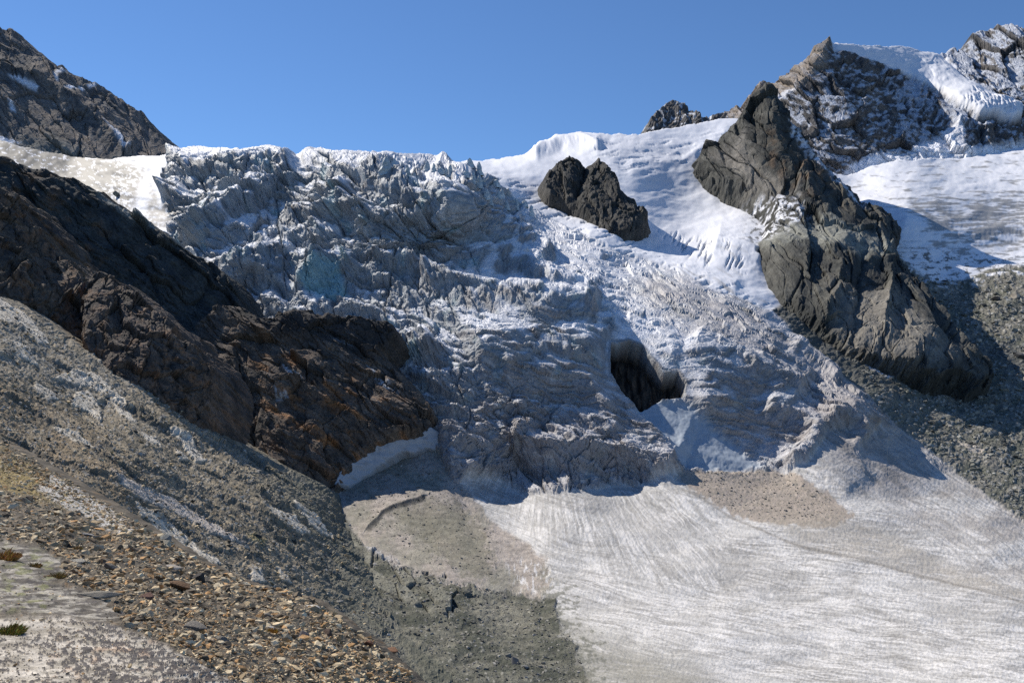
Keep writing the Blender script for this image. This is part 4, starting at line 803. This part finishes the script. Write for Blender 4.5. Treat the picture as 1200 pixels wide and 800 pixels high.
while cnt < 90:
    u, v = r.uniform(1000, 1198), r.uniform(330, 600)
    if not inside(mpoly, u, v): continue
    stone_obj('boulder', 'grey angular boulder lying on the right hand moraine', 'boulder', 'boulders on the moraine', u, v, r.choice([5, 6, 7, 9]), GSRC, r.choice([(.22, .22, .19), (.32, .31, .28), (.14, .14, .13)]), r.randrange(3000, 3028), 'scree'); cnt += 1

# ================================================================== SERACS on the rim
def serac(u, v, w, h, lb, seed, grp):
    p = look(*GSRC, u, v); m = p[1] / F; r = random.Random(seed)
    n = 9; rows = 7; vs = []
    for j in range(rows):
        t = j / (rows - 1)
        k = (1 - t) ** .7 * .8 + .2 if j < rows - 1 else .12
        for i in range(n):
            a = 2 * math.pi * i / n
            q = k * r.uniform(.78, 1.18) * w * .5 * m
            vs.append((math.cos(a) * q + (t * h * m * r.uniform(-.06, .06)), math.sin(a) * q * .8, (t * 1.25 - .25) * h * m + r.uniform(-.06, .06) * h * m))
    fs = []
    for j in range(rows - 1):
        for i in range(n):
            A, B_, C_, D_ = j * n + i, j * n + (i + 1) % n, (j + 1) * n + (i + 1) % n, (j + 1) * n + i
            fs += [(A, B_, C_), (A, C_, D_)]
    for i in range(1, n - 1): fs.append(((rows - 1) * n, (rows - 1) * n + i, (rows - 1) * n + i + 1))
    c = np.repeat(np.array([[.50, .57, .60]]) * r.uniform(.85, 1.05), len(vs), 0); vz = np.array(vs)
    o = link('serac', mesh_np('serac', vz, np.array(fs), M['ice'], c)); o.location = p
    return tag(o, lb, 'serac', grp)
for (u, v, w, h, lb) in [(556, 214, 11, 13, 'tallest slim ice pinnacle at the edge of the sunlit snow'), (579, 222, 11, 8, 'pointed ice tower right of the tallest slim pinnacle'), (545, 211, 11, 10, 'ice tower just left of the tallest slim pinnacle'),
                         (455, 226, 18, 18, 'broad pale ice block standing below the rim wall'), (478, 224, 13, 17, 'narrower pale ice block right of the broad one below the rim'), ]:
    serac(u, v, w, h, lb, int(u), None)
r = random.Random(5)
for i in range(16):
    u = 500 + i * 8 + r.uniform(-3, 3); v = 208 + (i * 8) * .34 + r.uniform(-3, 9)
    serac(u, v, r.uniform(7, 12), r.uniform(7, 13), 'jagged ice tower in the broken row along the icefall rim', 600 + i, 'ice towers along the rim')

# ================================================================== GRASS
def tuft(u, v, px, lb, seed, c=(.42, .29, .11), n=340):
    p = look(*NSRC, u, v); m = p[1] / F; r = random.Random(seed); vs, fs, cs = [], [], []
    for i in range(n):
        a, q = r.uniform(0, 6.28), r.random() ** .5 * px * .5 * m; x, y = math.cos(a) * q, math.sin(a) * q
        l = px * m * r.uniform(.3, .62); l *= r.uniform(.3, 1) * (1.1 - .8 * math.hypot(x, y) / (px * .5 * m)); dx, dy = r.uniform(-.9, .9) * l + x * .6, r.uniform(-.9, .9) * l + y * .6; w = .022 * px * m; z0 = -.15 * px * m
        b = len(vs); vs += [(x - w, y, z0), (x + w, y, z0), (x + dx * .5 - w * .6, y + dy * .5, l * .6), (x + dx, y + dy, l)]
        fs += [(b, b + 1, b + 2), (b + 1, b + 3, b + 2)]; k = r.uniform(.4, 1.4); h = r.uniform(.75, 1.35); cs += [[c[0] * k, c[1] * k * h, c[2] * k]] * 4
    o = link('grass_tuft', mesh_np('grass_tuft', np.array(vs), np.array(fs), M['stone'], np.array(cs))); o.location = p
    return tag(o, lb, 'grass')
tuft(4, 655, 26, 'orange grass tuft at the left edge above the striped slab', 1, (.5, .29, .10), 700)
tuft(40, 664, 14, 'small orange grass tuft on the striped near slab', 2)
tuft(66, 676, 16, 'tawny grass tuft in the crack beside the flaky slab', 3)
tuft(10, 742, 26, 'yellow green moss tuft on the lichen slab at the left edge', 4, (.36, .30, .08), 800)
tuft(90, 644, 10, 'tiny orange grass tuft among the stones right of the striped slab', 5)
tuft(316, 742, 14, 'ochre grass tuft beside the small white stone in the rubble', 6, (.5, .30, .07))

# ================================================================== LIGHT, SKY, CAMERA
w = bpy.data.worlds.new('World'); scene.world = w; w.use_nodes = True
nt = w.node_tree; bg = nt.nodes['Background']; sk = nt.nodes.new('ShaderNodeTexSky'); sk.sky_type = 'NISHITA'; sk.sun_disc = False
sk.sun_elevation = SUN_EL; sk.sun_rotation = SUN_AZ; sk.altitude = 700; sk.air_density = 1.0; sk.dust_density = 0; sk.ozone_density = 10
nt.links.new(sk.outputs[0], bg.inputs[0]); bg.inputs[1].default_value = .10
sl_ = bpy.data.lights.new('sun', 'SUN'); sl_.energy = 5.0; sl_.angle = R(.53); sl_.color = (1, .93, .83)
so = bpy.data.objects.new('sun', sl_); COL.objects.link(so)
from mathutils import Vector
sd = Vector((math.sin(SUN_AZ) * math.cos(SUN_EL), math.cos(SUN_AZ) * math.cos(SUN_EL), math.sin(SUN_EL)))
so.rotation_euler = sd.to_track_quat('Z', 'Y').to_euler(); so.location = (0, 0, 50)
cam = bpy.data.cameras.new('camera'); co = bpy.data.objects.new('camera', cam); COL.objects.link(co)
cam.sensor_width = 36; cam.lens = 36 * F / 1200; cam.shift_y = (HY - 400) / 1200; cam.clip_start = .1; cam.clip_end = 30000
co.rotation_euler = (R(90), 0, 0); scene.camera = co
scene.view_settings.view_transform = 'Standard'; scene.view_settings.look = 'None'; scene.view_settings.exposure = .2; scene.view_settings.gamma = 1
scene.cycles.max_bounces = 4; scene.cycles.diffuse_bounces = 2
scene.cycles.use_denoising = False
